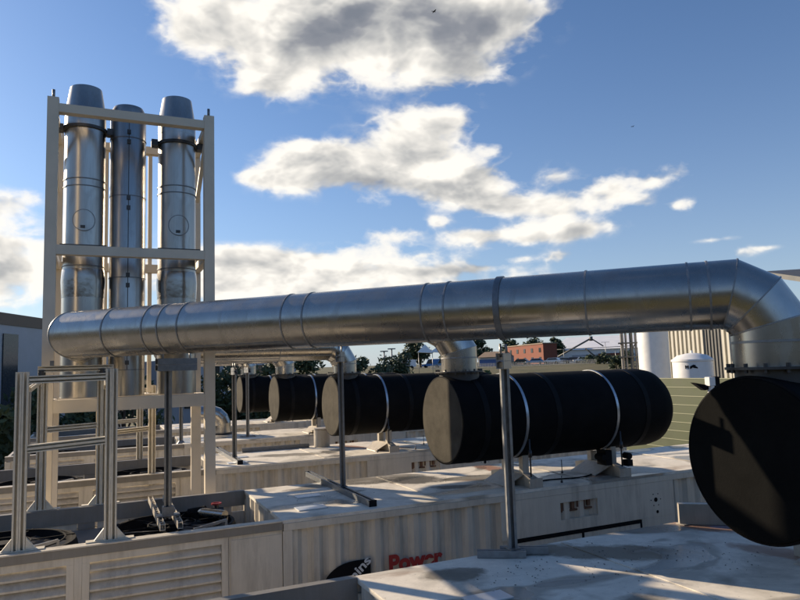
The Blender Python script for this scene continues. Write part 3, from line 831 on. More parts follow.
for x in (.10, .84):
    m = MB(); m.box(x-.035, x+.035, FY1-.03, FY1+.03, EYE-.3, EYE+4.09); m.build('rear_mullion', 'frame_paint', root, split=True)
# cross floor that carries the flues
m = MB(); m.box(FX0+.081, FX1-.081, FY0+.35, FY0+.45, EYE-.52, EYE-.325); m.box(FX0+.081, FX1-.081, FY1-.45, FY1-.35, EYE-.52, EYE-.325)
m.build('bearer', 'frame_paint', root, split=True)
def make_flue(label, x, y, r, ztop, plain, clampz):
    root = thing('chimney_flue', label, 'chimney', (x, y, EYE-.32), 'stainless chimneys inside the frame')
    zb = EYE-.319; zt = EYE+ztop
    m = MB()
    if not plain:
        m.lathe((x, y, 0), (0,0,1), [(zb, r), (EYE+1.28, r)], 56); m.lathe((x, y, 0), (0,0,1), [(EYE+1.74, r-.006), (zt-.66, r-.006)], 56)
    else:
        m.lathe((x, y, 0), (0,0,1), [(zb, r), (zt-.10, r), (zt, r-.05), (zt, r-.07), (zt-.3, r-.07)], 56)
    sh = m.build('shell', 'flue', root)
    if not plain:
        m = MB(); m.lathe((x, y, 0), (0,0,1), [(EYE+1.281, r+.004), (EYE+1.30, r+.004), (EYE+1.55, r+.016), (EYE+1.70, r+.006), (EYE+1.739, r+.002)], 48); m.build('tee_jacket', 'flue_wrap', root)
        m = MB(); m.lathe((x, y, 0), (0,0,1), [(zt-.659, r-.004), (zt-.40, r-.004), (zt-.385, r-.012), (zt-.03, r*.79), (zt, r*.77), (zt, r*.70), (zt-.35, r*.75)], 56); m.build('cone_cap', 'flue', root)
        m = MB(); m.hoop((x, y, EYE+clampz), (0,0,1), r-.004, r+.025, .05, 56)
        for a in (-1, 1): m.box(x+a*(r+.06)-.05, x+a*(r+.06)+.05, y-.12, y+.05, EYE+clampz-.055, EYE+clampz+.055)
        m.build('clamp_band', 'steel_dark', root)
        m = MB(); m.box(x-r-.02, x+r+.02, y-r-.06, y-r-.012, EYE+2.055, EYE+2.11); m.box(x-r-.02, x-r+.13, y-r-.055, y-r-.012, EYE+2.0, EYE+2.054); m.box(x+r-.13, x+r+.02, y-r-.055, y-r-.012, EYE+2.0, EYE+2.054)
        m.build('guide_bracket', 'steel_dark', root, split=True)
        # round inspection cover on the front, bowed to the shell
        m = MB(); zc = EYE+2.52
        def on_shell(u, v, o): a_ = u/(r+o); return (x+(r+o)*math.sin(a_), y-(r+o)*math.cos(a_), zc+v)
        prev = None; K = 40
        for q in (0, .04, .09, .13, .168):
            rg = [m.bm.verts.new(on_shell(q*math.cos(6.28319*k/K), q*math.sin(6.28319*k/K), .012)) for k in range(K if q else 1)]
            if prev and len(prev) == 1:
                for k in range(K): m.bm.faces.new((prev[0], rg[k], rg[(k+1) % K])).smooth = True
            elif prev: m.skin(prev, rg)
            prev = rg
        h = m.build('inspection_cover', 'flue', root)
        m = MB(); pr = None
        for q, o in ((.168, -.002), (.168, .016), (.177, .016), (.177, -.002)):
            rg = [m.bm.verts.new(on_shell(q*math.cos(6.28319*k/K), q*math.sin(6.28319*k/K), o)) for k in range(K)]
            if pr: m.skin(pr, rg)
            pr = rg
        m.build('cover_rim', 'galv_dark', h)
        m = MB(); m.box(x-.05, x+.02, y-r-.035, y-r-.014, zc-.13, zc-.09); m.build('catch', 'steel_dark', h)
    m = MB()
    for z in ((3.1, 3.22, 1.45 if plain else 1.79, .18, .55) if not plain else (4.0, 3.0, 1.62, .5, .1)):
        m.hoop((x, y, EYE+z), (0,0,1), r-.004, r+.006, .014, 56)
    m.build('seam', 'galv_dark', root, split=True)
    if plain:
        m = MB()
        for z in (4.05, 3.88, 2.92, 2.75, 1.62, 1.45, .32, .18): m.box(x-.03, x+.03, y-r-.016, y-r-.0, EYE+z, EYE+z+.07)
        m.box(x-.006, x+.006, y-r-.006, y-r+.002, EYE+.1, EYE+4.4)
        m.build('latch', 'steel_dark', root, split=True)
    return root
make_flue('left thick steel chimney, the tallest, with a cone top and round inspection cover', -.235, 12.0, .318, 4.82, False, 4.10)
make_flue('thin middle steel chimney with small dark latches down its front', .43, 12.02, .285, 4.58, True, 0)
make_flue('right thick steel chimney with a cone top and round inspection cover', 1.225, 12.0, .318, 4.83, False, 4.00)

# ------------------------------------------------------------------ loose things on and in the containers
root = thing('vent_pot', 'short beige vent pot on the roof below the third silencer', 'vent', (4.92, 15.62, ROOF))
m = MB(); m.lathe((4.92, 15.62, ROOF+.002), (0,0,1), [(0, .19), (.40, .19), (.41, .18)], 36); m.build('pot', 'saddle', root)
m = MB(); m.lathe((4.92, 15.62, ROOF+.415), (0,0,1), [(0, .2), (.03, .2), (.04, .12)], 36); m.build('lid', 'saddle', root)
m = MB(); m.channel((3.05, 15.78, ROOF+.05), (4.62, 15.70, ROOF+.05), .09, .085)
tag(m.build('roof_channel', 'galv_dark'), 'dark steel channel lying on the roof left of the vent pot', 'steel channel')
m = MB(); m.bar((5.93, 5.72, ROOF+.115), (6.55, 5.25, ROOF+.115), .09, .22)
m.box(5.90, 5.99, 5.62, 5.74, ROOF+.002, ROOF+.012)
tag(m.build('roof_beam', 'saddle', bevel=.006), 'pale stub beam lying on the foreground roof behind the nearest silencer', 'beam')
m = MB(); m.tube([(6.0+.12*k, 8.62+.10*math.sin(k*.55)+.02*k, ROOF+.012) for k in range(15)], .011, 8)
tag(m.build('cable', 'black'), 'thin black cable lying across the roof between the two saddles of the middle silencer', 'cable')
# grit, leaves and flakes blown onto the roofs
m = MB(); rg = random.Random(11)
for (cx_, cy_, sx_, sy_, n_) in ((4.3, 5.0, .9, .6, 90), (3.4, 5.2, .7, .4, 40), (5.2, 4.6, .6, .5, 40), (4.8, 9.9, 1.2, .5, 70), (6.2, 9.0, 1.4, .4, 60), (3.2, 9.4, .6, .6, 30)):
    for _ in range(n_):
        x_, y_ = rg.gauss(cx_, sx_*.6), rg.gauss(cy_, sy_*.5); k_ = 0 if y_ < 7 else 1
        if not (2.2 < x_ < 12 and FRONT[k_]+.08 < y_ < FRONT[k_]+W-.08): continue
        r_ = rg.uniform(.002, .006); q_ = rg.uniform(0, 3.1)
        m.bar((x_-r_*math.cos(q_), y_-r_*math.sin(q_), ROOF+.004), (x_+r_*math.cos(q_)*1.3, y_+r_*math.sin(q_)*1.3, ROOF+.004+r_*.3), r_*1.3, r_*.7)
tag(m.build('grit', 'door'), kind='stuff')
# pump and pipe work in the recess beside the slotted channels
root = thing('pipe_fitting', 'short shiny pipe with black coupling in the recess left of the container roof', 'pipe', (1.45, 9.9, 2.6))
m = MB(); m.tube(arc_path([(1.32, 10.05, 2.60), (1.32, 10.05, 2.79), (1.62, 9.62, 2.79)], .12, 5), .06, 20); m.build('pipe', 'duct', root)
m = MB(); m.cyl((1.32, 10.05, 2.70), (1.32, 10.05, 2.80), .10, seg=20); m.cyl((1.20, 10.12, 2.76), (1.42, 10.02, 2.80), .07, seg=16); m.build('coupling', 'black', root)
root = thing('valve', 'small red handled valve in the recess near the shiny pipe', 'valve', (1.62, 10.35, 2.6))
m = MB(); m.cyl((1.62, 10.35, 2.602), (1.62, 10.35, 2.80), .035, seg=12); m.cyl((1.52, 10.35, 2.72), (1.72, 10.35, 2.72), .05, seg=14); m.build('valve_body', 'steel_dark', root)
m = MB(); m.hoop((1.62, 10.35, 2.82), (0,0,1), .05, .075, .02, 20); m.bar((1.56, 10.35, 2.82), (1.68, 10.35, 2.82), .015, .012); m.build('handwheel', 'valve_red', root)

# ------------------------------------------------------------------ green fence, tanks, cream building
def rect_frame(az0, d0, az1, d1):
    a, b_ = polar(az0, d0), polar(az1, d1); return a, b_, (b_-a).normalized()
a, b_ = Vector((16.2, 31.0, 0)), Vector((16.2, 2.0, 0)); d = (b_-a).normalized()
n = Vector((-1, 0, 0))
ztop = EYE-.60
root = thing('green_fence', 'olive green wall of wide horizontal boards behind the middle silencer', 'fence', a)
m = MB(); z = ztop; k = 0; lm = MB()
while z > .3:
    p = [a+Vector((0, 0, z-.262)), a+Vector((0, 0, z-.022)), a+Vector((0, 0, z-.022))-n*.05, a+Vector((0, 0, z-.262))-n*.05]
    m.poly(p, b_-a)
    q = [a+n*.012+Vector((0, 0, z-.02)), a+n*.012+Vector((0, 0, z)), a-n*.06+Vector((0, 0, z)), a-n*.06+Vector((0, 0, z-.02))]
    lm.poly(q, b_-a); z -= .265
m.build('board', 'greenboard', root); lm.build('board_edge', 'greenline', root)
m = MB()
for t in (0, .33, .66, 1):
    c = a+(b_-a)*t-n*.12; m.box(c.x-.05, c.x+.05, c.y-.05, c.y+.05, 0, ztop-.03)
m.build('post', 'greenboard', root, split=True)
# floodlight on a bracket
fp = polar(24.55, 12.9, 0)
root = thing('floodlight', 'small black and white floodlight sticking up behind the nearest silencer', 'floodlight', (fp.x, fp.y, 0))
zz = EYE-.36
m = MB(); m.box(fp.x-.03, fp.x+.03, fp.y-.03, fp.y+.03, ROOF-2.9, zz-.26); m.build('pole', 'galv', root, split=True)
m = MB(); m.box(fp.x-.07, fp.x+.07, fp.y-.05, fp.y+.05, zz-.13, zz+.02); m.box(fp.x-.03, fp.x+.05, fp.y-.04, fp.y+.04, zz-.26, zz-.135); m.build('control_box', 'white', root, bevel=.008)
rt = Vector((.911, -.4137, 0))
m = MB(); c = fp+Vector((0, 0, zz-.10))
m.poly([c-rt*.28+Vector((0, 0, .03)), c-rt*.09-Vector((0, 0, .01)), c+rt*.02+Vector((0,0,-.02)), c+rt*.0-Vector((0, 0, .09)), c-rt*.10-Vector((0, 0, .11)), c-rt*.18-Vector((0,0,.05))], Vector((.41, .91, 0))*.16)
m.poly([c+rt*.075+Vector((0, 0, .13)), c+rt*.17+Vector((0, 0, .12)), c+rt*.17-Vector((0, 0, .12)), c+rt*.075-Vector((0, 0, .12))], Vector((.41, .91, 0))*.12)
m.build('lamp_head', 'black', root)

def tank(az, dist, r, ztop, label, dome):
    c = polar(az, dist)
    root = thing('storage_tank', label, 'tank', c)
    m = MB()
    if dome: pr = [(0, r), (ztop-.45, r), (ztop-.42, r+.05), (ztop-.33, r+.05), (ztop-.30, r-.02), (ztop-.12, r*.75), (ztop-.02, r*.3), (ztop, .1)]
    else: pr = [(0, r), (ztop-.15, r), (ztop, r-.15)]
    m.lathe(c, (0,0,1), pr, 56); m.build('shell', 'white', root)
    return root, c
root, c = tank(20.62, 45, .92, EYE+45*.052, 'tall plain white cylindrical tank left of the cream building', False)
root, c = tank(23.4, 38, .98, EYE+38*.0068, 'short white tank with a shallow dome and small dark markings, above the green wall', True)
m = MB(); zt = EYE+.26; m.cyl((c.x, c.y, zt-.03), (c.x, c.y, zt+.13), .06, seg=12); m.build('vent_cap', 'white', root)
# dark marks on the front of the short tank: two small letters and a tick-shaped logo
to = (-c).normalized(); sd = Vector((-to.y, to.x, 0));
if sd.dot(rt) < 0: sd = -sd
zl = EYE-.50
def on_tank(u, v):     # u metres to the right round the shell, v up
    ang = u/1.0; dirv = to*math.cos(ang)+sd*math.sin(ang)
    return c+dirv*(.985)+Vector((0, 0, zl+v))
m = MB()
for u0, sh in ((-.37, [(0,0),(.04,0),(.04,.12),(.09,.02),(.14,.12),(.14,0),(.18,0),(.18,.17),(.13,.17),(.09,.1),(.05,.17),(0,.17)]), (-.14, [(0,0),(.06,0),(.16,.08),(.38,.06),(.38,0),(.34,.03),(.2,.03),(.3,.17),(.18,.2),(.02,.12)])):
    pts = [on_tank(u0+x, y-.04) for x, y in sh]; m.poly(pts, to*.012)
m.build('lettering', 'dark', root)

# cream ribbed building with a rounded eave
az0, az1 = 21.2, 26.25; dist = 60.
a = polar(az0, dist); b_ = Vector((a.x, a.x*math.tan(R(65.565-az1)), 0)); d = (b_-a).normalized(); n = Vector((d.y, -d.x, 0))
if n.dot(-a) < 0: n = -n
root = thing('cream_building', 'cream building of tall ribbed cladding with a dark shutter, behind the tanks', 'building', a)
H_ = EYE+60*.046; Ln = (b_-a).length
def rib_wall(mb, s0, s1, z0, z1f, pitch=.42, dep=.16):
    s = s0; k = 0
    while s < s1-1e-6:
        w_ = pitch*.5; e = min(s1, s+w_); o = n*(dep if k % 2 == 0 else 0)
        p = [a+d*s+o+Vector((0,0,z0)), a+d*e+o+Vector((0,0,z0)), a+d*e+o+Vector((0,0,z1f((s+e)/2))), a+d*s+o+Vector((0,0,z1f((s+e)/2)))]
        mb.poly(p, -n*.3); s = e; k += 1
top = lambda s: H_-(max(0, s-(Ln-.7))**2)*1.2
m = MB(); rib_wall(m, 0, Ln*.655, 0, top); rib_wall(m, Ln*.90, Ln, 0, top); m.build('clad_wall', 'cream', root)
m = MB(); rib_wall(m, Ln*.66, Ln*.895, 0, lambda s: H_-.35, .3, .06); m.build('shutter', 'door', root)
m = MB(); rib_wall(m, Ln+.05, Ln+1.6, 0, lambda s: EYE-.35); m.build('low_wall', 'cream', root)
m = MB(); m.poly([a-n*.32, b_-n*.32, b_-n*9, a-n*9], Vector((0, 0, H_-.2))); m.build('rear_block', 'cream', root)
m = MB(); c = a+d*(Ln*.78)+n*.2+Vector((0,0,H_-.2)); m.bar(c-d*.3, c+d*.3, .15, .2); m.build('wall_lamp', 'door', root)
# pipe rack left of the tall tank
root = thing('pipe_rack', 'dark upright pipes and platform left of the tall white tank', 'pipework', polar(19.1, 46))
for k, az in enumerate((18.25, 18.55, 18.95, 19.3)):
    c = polar(az, 46); m = MB(); m.cyl((c.x, c.y, 0), (c.x, c.y, EYE+2.6-.25*k), .07 if k % 2 else .11, seg=12); m.build('pipe', 'deck' if k != 2 else 'door', root)
m = MB()
for z in (EYE+.2, EYE+1.1): m.bar(polar(17.95, 46)+Vector((0,0,z)), polar(19.45, 46)+Vector((0,0,z)), .7, .08)
m.bar(polar(18.7, 46)+Vector((0,0,EYE+.2)), polar(19.3, 46)+Vector((0,0,EYE+1.1)), .06, .06); m.build('platform', 'door', root, split=True)

# dark-edged roof at the far right
c0, c1 = polar(34.6, 42), polar(41, 44)
root = thing('roofed_building', 'building whose roof corner just shows at the right edge above the duct elbow', 'building', c0)
m = MB(); m.poly([c0, c1, c1+Vector((2, 6, 0)), c0+Vector((2, 6, 0))], (0, 0, EYE+3.1)); m.build('wall', 'cream', root)
m = MB(); e = (c1-c0).normalized(); q = c0-e*.3+Vector((-.4, -.8, EYE+3.1)); m.poly([q, c1+Vector((-.4, -.8, EYE+3.1)), c1+Vector((2.4, 6.8, EYE+5)), c0-e*.3+Vector((2.4, 6.8, EYE+5))], (0, 0, .3)); m.build('roof', 'door', root)

# ------------------------------------------------------------------ blue grey buildings on the left
P1 = polar(-40, 38); P2 = polar(-28.8, 52); P3 = P1+(P2-P1)*2.0
root = thing('warehouse', 'blue grey clad warehouse with a brown roof edge at the far left', 'building', P1)
back = Vector((-9, 3, 0))
def zr(p): return EYE+4.15
m = MB(); m.poly([P1, P3, P3+back, P1+back], (0, 0, EYE+3.9)); m.build('wall', 'bluegrey', root)
m = MB(); nn = Vector((P2-P1).normalized()); on = Vector((nn.y, -nn.x, 0))
if on.dot(-P1) < 0: on = -on
up = Vector((0, 0, EYE+3.9))
m.poly([P1+on*.06+up-Vector((0,0,.45)), P3+on*.06+up-Vector((0,0,.45)), P3-on*.35+up-Vector((0,0,.45)), P1-on*.35+up-Vector((0,0,.45))], Vector((0, 0, .75))); m.build('roof', 'brownroof', root)
m = MB(); s0 = P1+(P2-P1)*.60; s1 = P1+(P2-P1)*.73
def on_wall(azm):
    dv = polar(azm, 1); w_ = P3-P1
    den = dv.x*w_.y-dv.y*w_.x; k_ = (P1.x*w_.y-P1.y*w_.x)/den; return dv*k_
P3 = P1+(P2-P1)*2.0
s0, s1 = on_wall(-30.9), on_wall(-29.95)
m.poly([s0+on*.04+Vector((0,0,.6)), s1+on*.04+Vector((0,0,.6)), s1+on*.04+Vector((0,0,EYE+2.9)), s0+on*.04+Vector((0,0,EYE+2.9))], on*.05+Vector((0,0,0))); m.build('tall_window', 'glass', root)
c0, c1 = polar(-19, 56), polar(-9, 60)
root = thing('grey_block', 'grey blue block with dark windows behind the farthest silencers', 'building', c0)
dn = (c1-c0).normalized(); on2 = Vector((dn.y, -dn.x, 0))
if on2.dot(-c0) < 0: on2 = -on2
m = MB(); m.poly([c0, c1, c1-on2*10, c0-on2*10], (0, 0, EYE+1.2)); m.build('wall', 'bluegrey', root)
for k in range(5):
    for z in (2.0, 4.2):
        w = c0+dn*(1.0+1.9*k)+on2*.03
        m = MB(); m.poly([w+Vector((0,0,z)), w+dn*1.0+Vector((0,0,z)), w+dn*1.0+Vector((0,0,z+1.1)), w+Vector((0,0,z+1.1))], on2*.04); m.build('window', 'glass', root)

# ------------------------------------------------------------------ trees
def make_tree(name, label, pos, h, cr, mat='leaf_dark', n=1500, leaf=.45, lobes=9, trunk_h=.3, group=None, squash=.8, cat='tree'):
    root = thing(name, label, cat, pos, group)
    rnd = random.Random(hash((round(pos.x, 2), round(pos.y, 2))) & 0xffff)
    m = MB(); base = Vector(pos); tz = h*trunk_h
    m.cyl(base-Vector((0, 0, .3)), base+Vector((0, 0, tz+.35*h)), .035*h, .012*h, seg=8)
    cs = []
    for k in range(lobes):
        a = rnd.uniform(0, 6.283); rr_ = cr*rnd.uniform(.15, .75)
        z = rnd.uniform(tz+.12*h, h*.88); sc_ = cr*rnd.uniform(.32, .55)*(1.05-.35*(z/h))
        rr_ *= (1.15-.7*max(0, (z-tz)/(h-tz))) 
        cs.append((base+Vector((rr_*math.cos(a), rr_*math.sin(a), z)), sc_))
        m.cyl(base+Vector((0, 0, tz*.9)), base+Vector((rr_*math.cos(a)*.8, rr_*math.sin(a)*.8, z-.1*h)), .012*h, .004*h, seg=5)
    m.build('trunk', 'bark', root)
    f = MB()
    for i in range(n):
        c, s = cs[i % len(cs)]
        v = Vector((rnd.gauss(0, 1), rnd.gauss(0, 1), rnd.gauss(0, 1))).normalized()*s*(rnd.random()**.4)*rnd.uniform(.8, 1.18)
        v.z *= squash; p = c+v
        u = Vector((rnd.gauss(0, 1), rnd.gauss(0, 1), rnd.gauss(0, 1))).normalized(); w = u.orthogonal().normalized()
        l = leaf*rnd.uniform(.5, 1.2)
        f.bm.faces.new([f.bm.verts.new(q) for q in (p-u*l, p+w*l*.5, p+u*l, p-w*l*.5)])
    f.build('crown', mat, root)
    return root
def gpos(az, dist):
    p = polar(az, dist); p.z = terrain_z(p.x, p.y); return p
T = [(-31.5, 27, 4.3, 2.0, 'leaf_dark', 'dark bushy tree at the left edge in front of the warehouse'),
     (-29.6, 33, 4.6, 1.9, 'leaf_dark', 'dark tree just right of the left edge, below the warehouse window'),
     (-26.5, 36, 4.4, 2.2, 'leaf_dark', 'dark tree glimpsed through the left part of the chimney frame'),
     (-22.5, 38, 4.8, 2.2, 'leaf_dark', 'dark tree glimpsed through the middle of the chimney frame')]
for az, dd_, h, cr, mt, lb in T: make_tree('tree', lb, gpos(az, dd_), h, cr, mt, 1600, .2, group='trees between the warehouse and the containers')
T2 = [(-14.6, 46, 6.0, 2.6, 'dark tree left of the farthest silencer'), (-11.6, 44, 5.6, 2.6, 'dark tree above the farthest silencer'),
      (-8.6, 45, 5.9, 2.4, 'dark tree above the fourth silencer'), (-5.5, 47, 6.0, 2.5, 'dark tree above the third silencer end'), (-2.6, 48, 6.2, 2.5, 'dark tree above the right part of the third silencer'), (-.2, 60, 6.6, 2.6, 'dark tree left of the white canopy')]
for az, dd_, h, cr, lb in T2: make_tree('tree', lb, gpos(az, dd_), h, cr, 'leaf_dark', 1900, .24, lobes=12, trunk_h=.12, group='dark trees behind the silencers')
make_tree('bush', 'lighter green bush peeping over the third silencer beside two thin poles', gpos(-5.6, 36), 4.5, 1.2, 'leaf_mid', 900, .13, trunk_h=.1, cat='bush')
make_tree('bush', 'pale green bush right of the middle silencer flange', gpos(7.2, 108), 2.4, 1.5, 'leaf_mid', 700, .25, trunk_h=.1, cat='bush')
T3 = [(6.8, 280, 11, 7, 'rounded dark tree left of the brick building'), (9.2, 300, 12.2, 7, 'dark tree rising behind the left end of the brick building'), (11.2, 300, 12.4, 8, 'broad dark tree rising behind the middle of the brick building'),
      (4.2, 260, 11, 7, 'dark tree right behind the white canopy'), (1.6, 260, 12, 8, 'dark tree left behind the white canopy'), (13.0, 300, 11.5, 5, 'narrow dark tree behind the right end of the brick building')]
for az, dd_, h, cr, lb in T3: make_tree('tree', lb, gpos(az, dd_), h, cr, 'leaf_dark', 1500, .9, lobes=10, trunk_h=.2, group='far trees on the skyline')
T4 = [(15.6, 150, 1.7, 2.2, 'low dark green bush at the right end of the car row'), (16.8, 140, 2.1, 2.4, 'dark green bush between the cars and the pipe rack'), (17.7, 120, 3.0, 1.8, 'tall dark bush against the pipe rack'), (18.5, 130, 3.4, 2.4, 'dark bush partly behind the pipes')]
for az, dd_, h, cr, lb in T4: make_tree('bush', lb, gpos(az, dd_), h, cr, 'leaf_dark', 900, .3, trunk_h=.05, group='bushes right of the car park', cat='bush')

# ------------------------------------------------------------------ far buildings, cars, fence, lamps
def prism(mb, c0, c1, depth, z0, z1):
    d = (c1-c0).normalized(); nn = Vector((d.y, -d.x, 0))
    if nn.dot(-c0) < 0: nn = -nn
    mb.poly([Vector((c0.x, c0.y, z0)), Vector((c1.x, c1.y, z0)), Vector((c1.x, c1.y, z0))-nn*depth, Vector((c0.x, c0.y, z0))-nn*depth], (0, 0, z1-z0)); return d, nn
GZ = 4.35
A0, A1 = polar(9.0, 262), polar(11.95, 232)
root = thing('brick_building', 'red brick building with two rows of small windows on the skyline', 'building', (A0.x, A0.y, GZ))
m = MB(); d, nn = prism(m, A0, A1, 5, GZ-.3, EYE+6.4); m.build('wall', 'brick', root)
m = MB(); m.poly([Vector((p.x, p.y, EYE+6.4)) for p in (A0+nn*.3, A1+nn*.3+d*.3, A1-nn*5.3+d*.3, A0-nn*5.3)], (0, 0, .35)); m.build('parapet', 'brownroof', root)
Lb = (A1-A0).length
for row in (GZ+.9, GZ+4.0):
    for k in range(5):
        w = A0+d*(2.5+k*(Lb-6)/4)+nn*.05
        m = MB(); m.poly([Vector((w.x, w.y, row)), Vector((w.x, w.y, row))+d*1.6, Vector((w.x, w.y, row+1.5))+d*1.6, Vector((w.x, w.y, row+1.5))], nn*.08); m.build('window', 'glass', root)
# low brown roofed house left of it
A0, A1 = polar(6.5, 210), polar(8.4, 205)
root = thing('low_house', 'low brown roofed house left of the brick building', 'building', (A0.x, A0.y, GZ))
m = MB(); d, nn = prism(m, A0, A1, 7, GZ-.3, GZ+2.6); m.build('wall', 'deck', root)
m = MB(); z = GZ+2.6
m.poly([Vector((A0.x, A0.y, z))+nn*.4, Vector((A0.x, A0.y, z+1.7))-nn*3.5, Vector((A0.x, A0.y, z))-nn*7.4], d*(A1-A0).length); m.build('roof', 'brownroof', root)
# blue shed
A0, A1 = polar(6.6, 150), polar(8.5, 149)
root = thing('blue_shed', 'dark blue shed in front of the low brown roofed house', 'shed', (A0.x, A0.y, GZ))
m = MB(); d, nn = prism(m, A0, A1, 3, GZ-.3, GZ+1.5); m.build('wall', 'blue', root)
m = MB(); m.poly([Vector((p.x, p.y, GZ+1.5)) for p in (A0+nn*.15, A1+nn*.15, A1-nn*3.1, A0-nn*3.1)], (0, 0, .15)); m.build('roof', 'bluegrey', root)
# great white shed with cable masts
A0, A1 = polar(12.6, 300), polar(21.5, 292)
root = thing('white_shed', 'huge white shed with dark cable masts on its roof', 'building', (A0.x, A0.y, GZ))
m = MB(); d, nn = prism(m, A0, A1, 60, GZ-.5, EYE+5.0); m.build('wall', 'shedwhite', root)
m = MB(); up = lambda p, z: Vector((p.x, p.y, z))
m.poly([up(A0+nn*1, EYE+5.0), up(A0-nn*30, EYE+11.5), up(A0-nn*61, EYE+5.0)], d*(A1-A0).length); m.build('roof', 'shedwhite', root)
m = MB(); m.poly([up(A0+nn*.2+d*9, GZ), up(A0+nn*.2+d*44, GZ), up(A0+nn*.2+d*44, GZ+3.2), up(A0+nn*.2+d*9, GZ+3.2)], nn*.1); m.build('glass_front', 'bluegrey', root)
m = MB(); m.poly([up(A0+nn*.4+d*20, GZ), up(A0+nn*.4+d*31, GZ), up(A0+nn*.4+d*31, GZ+3.5), up(A0+nn*.4+d*20, GZ+3.5)], nn*.1); m.build('entrance', 'brick', root)
def mast(p, q, node):
    mm = MB(); mm.cyl(p, q, .35, seg=8); mm.cyl(q, node, .25, seg=8); mm.cyl(q-Vector((0,0,1.0)), q+Vector((0,0,.8)), .7, seg=8); mm.build('cable_mast', 'door', root)
mast(polar(13.1, 288)+Vector((0,0,EYE+2.2)), polar(15.85, 288)+Vector((0,0,EYE+9.4)), polar(16.8, 288)+Vector((0,0,EYE+6.0)))
mm = MB(); mm.cyl(polar(15.35, 287)+Vector((0,0,EYE+5.3)), polar(16.1, 287)+Vector((0,0,EYE+2.0)), .3, seg=8); mm.cyl(polar(12.8, 286)+Vector((0,0,EYE+5.2)), polar(19.3, 284)+Vector((0,0,EYE+5.6)), .12, seg=6); mm.build('stay', 'door', root)
# palisade fence
A0, A1 = polar(2.5, 139), polar(17.3, 146)
root = thing('palisade_fence', 'long pale grey palisade fence along the edge of the car park', 'fence', (A0.x, A0.y, GZ-.2))
m = MB(); Ln = (A1-A0).length; d = (A1-A0).normalized(); s = 0
while s < Ln:
    p = A0+d*s; p.z = terrain_z(p.x, p.y)-.1; m.box(p.x-.05, p.x+.05, p.y-.03, p.y+.03, p.z, p.z+.95); s += .33
m.build('pales', 'galv', root)
m = MB()
for h in (.25, .75): m.bar(Vector((A0.x, A0.y, terrain_z(A0.x, A0.y)-.1+h)), Vector((A1.x, A1.y, terrain_z(A1.x, A1.y)-.1+h)), .05, .06)
m.build('rail', 'galv', root, split=True)
# car park sheet and parked cars
b = MB()
b.bm.faces.new([b.bm.verts.new(Vector((p.x, p.y, GZ+.05))) for p in (polar(-2, 158), polar(18.5, 158), polar(18.5, 235), polar(-2, 235))])
tag(b.build('car_park', 'road'), kind='structure')
paints = {}
def paint(nm, col):
    if nm not in paints: paints[nm] = basic('car_paint_'+nm, col, .25, var=.04, rvar=.05)
    return paints[nm]
def make_car(label, az, dist, col, yaw, van=False):
    p = polar(az, dist); p.z = GZ+.055
    root = thing('parked_van' if van else 'parked_car', label, 'van' if van else 'car', p, 'vehicles in the far car park')
    L_, H = (4.9, 2.1) if van else (4.2, 1.45)
    cy, sy = math.cos(yaw), math.sin(yaw)
    def X(u, v, z): return Vector((p.x+u*cy-v*sy, p.y+u*sy+v*cy, p.z+z))
    l = L_/2
    side = [(-l, .35), (l, .35), (l, .75), (l*.55, .92), (l*.3, H-.03), (-l*.65 if not van else -l*.98, H), (-l*.98, .95)]
    m = MB(); m.poly([X(u, -.85, z) for u, z in side], X(0, .85, 0)-X(0, -.85, 0)); bd = m.build('body', paint(*col), root, bevel=.06)
    m = MB()
    win = [(l*.47, .97), (l*.26, H-.12), (-l*.6 if not van else -l*.1, H-.12), (-l*.8 if not van else -l*.1, .97)]
    m.poly([X(u, -.865, z) for u, z in win], X(0, .865, 0)-X(0, -.865, 0)); m.build('window', 'glass', root)
    for u in (-l*.62, l*.62):
        for v in (-.8, .8):
            m = MB(); m.cyl(X(u, v-.09, .32), X(u, v+.09, .32), .32, seg=16); m.build('wheel', 'black', root)
    m = MB()
    for v in (-.6, .6): m.box(*(lambda q: (q.x-.08, q.x+.08, q.y-.1, q.y+.1, q.z-.07, q.z+.07))(X(l*.98, v, .68)))
    m.build('headlight', 'white', root, split=True)
    return root
yw = R(65.565-13)
cars = [('white', (.75,.75,.75), 12.6, 168, 'white car at the left of the far car row, before the brick building end', 0),
        ('silver', (.45,.47,.5), 13.5, 170, 'silver car second in the far car row under the cable mast', 1),
        ('dark blue', (.02,.03,.08), 14.3, 168, 'dark blue car in the middle of the far car row', 0),
        ('pale', (.62,.64,.66), 15.05, 166, 'pale grey car in the far row below the mast tip', 1),
        ('charcoal', (.03,.03,.032), 15.7, 172, 'charcoal car near the right end of the far row', 0),
        ('sky', (.15,.3,.5), 11.2, 166, 'light blue car below the brick building', 1),
        ('black', (.012,.012,.014), 10.0, 170, 'black car below the left part of the brick building', 0)]
for nm, col, az, dist, lb, tw in cars: make_car(lb, az, dist, (nm, col), yw+R(90 if tw else 75))
make_car('bright blue van beside the white canopy, just above the middle silencer', 2.55, 166, ('bright_blue', (.03, .16, .4)), yw+R(90), True)
make_car('small blue van left of the bright blue van by the white canopy', 3.55, 160, ('steel_blue', (.1, .22, .35)), yw+R(85), True)
make_car('white van low behind the third silencer, left of the canopy', .35, 166, ('white', (.75,.75,.75)), yw+R(95), True)
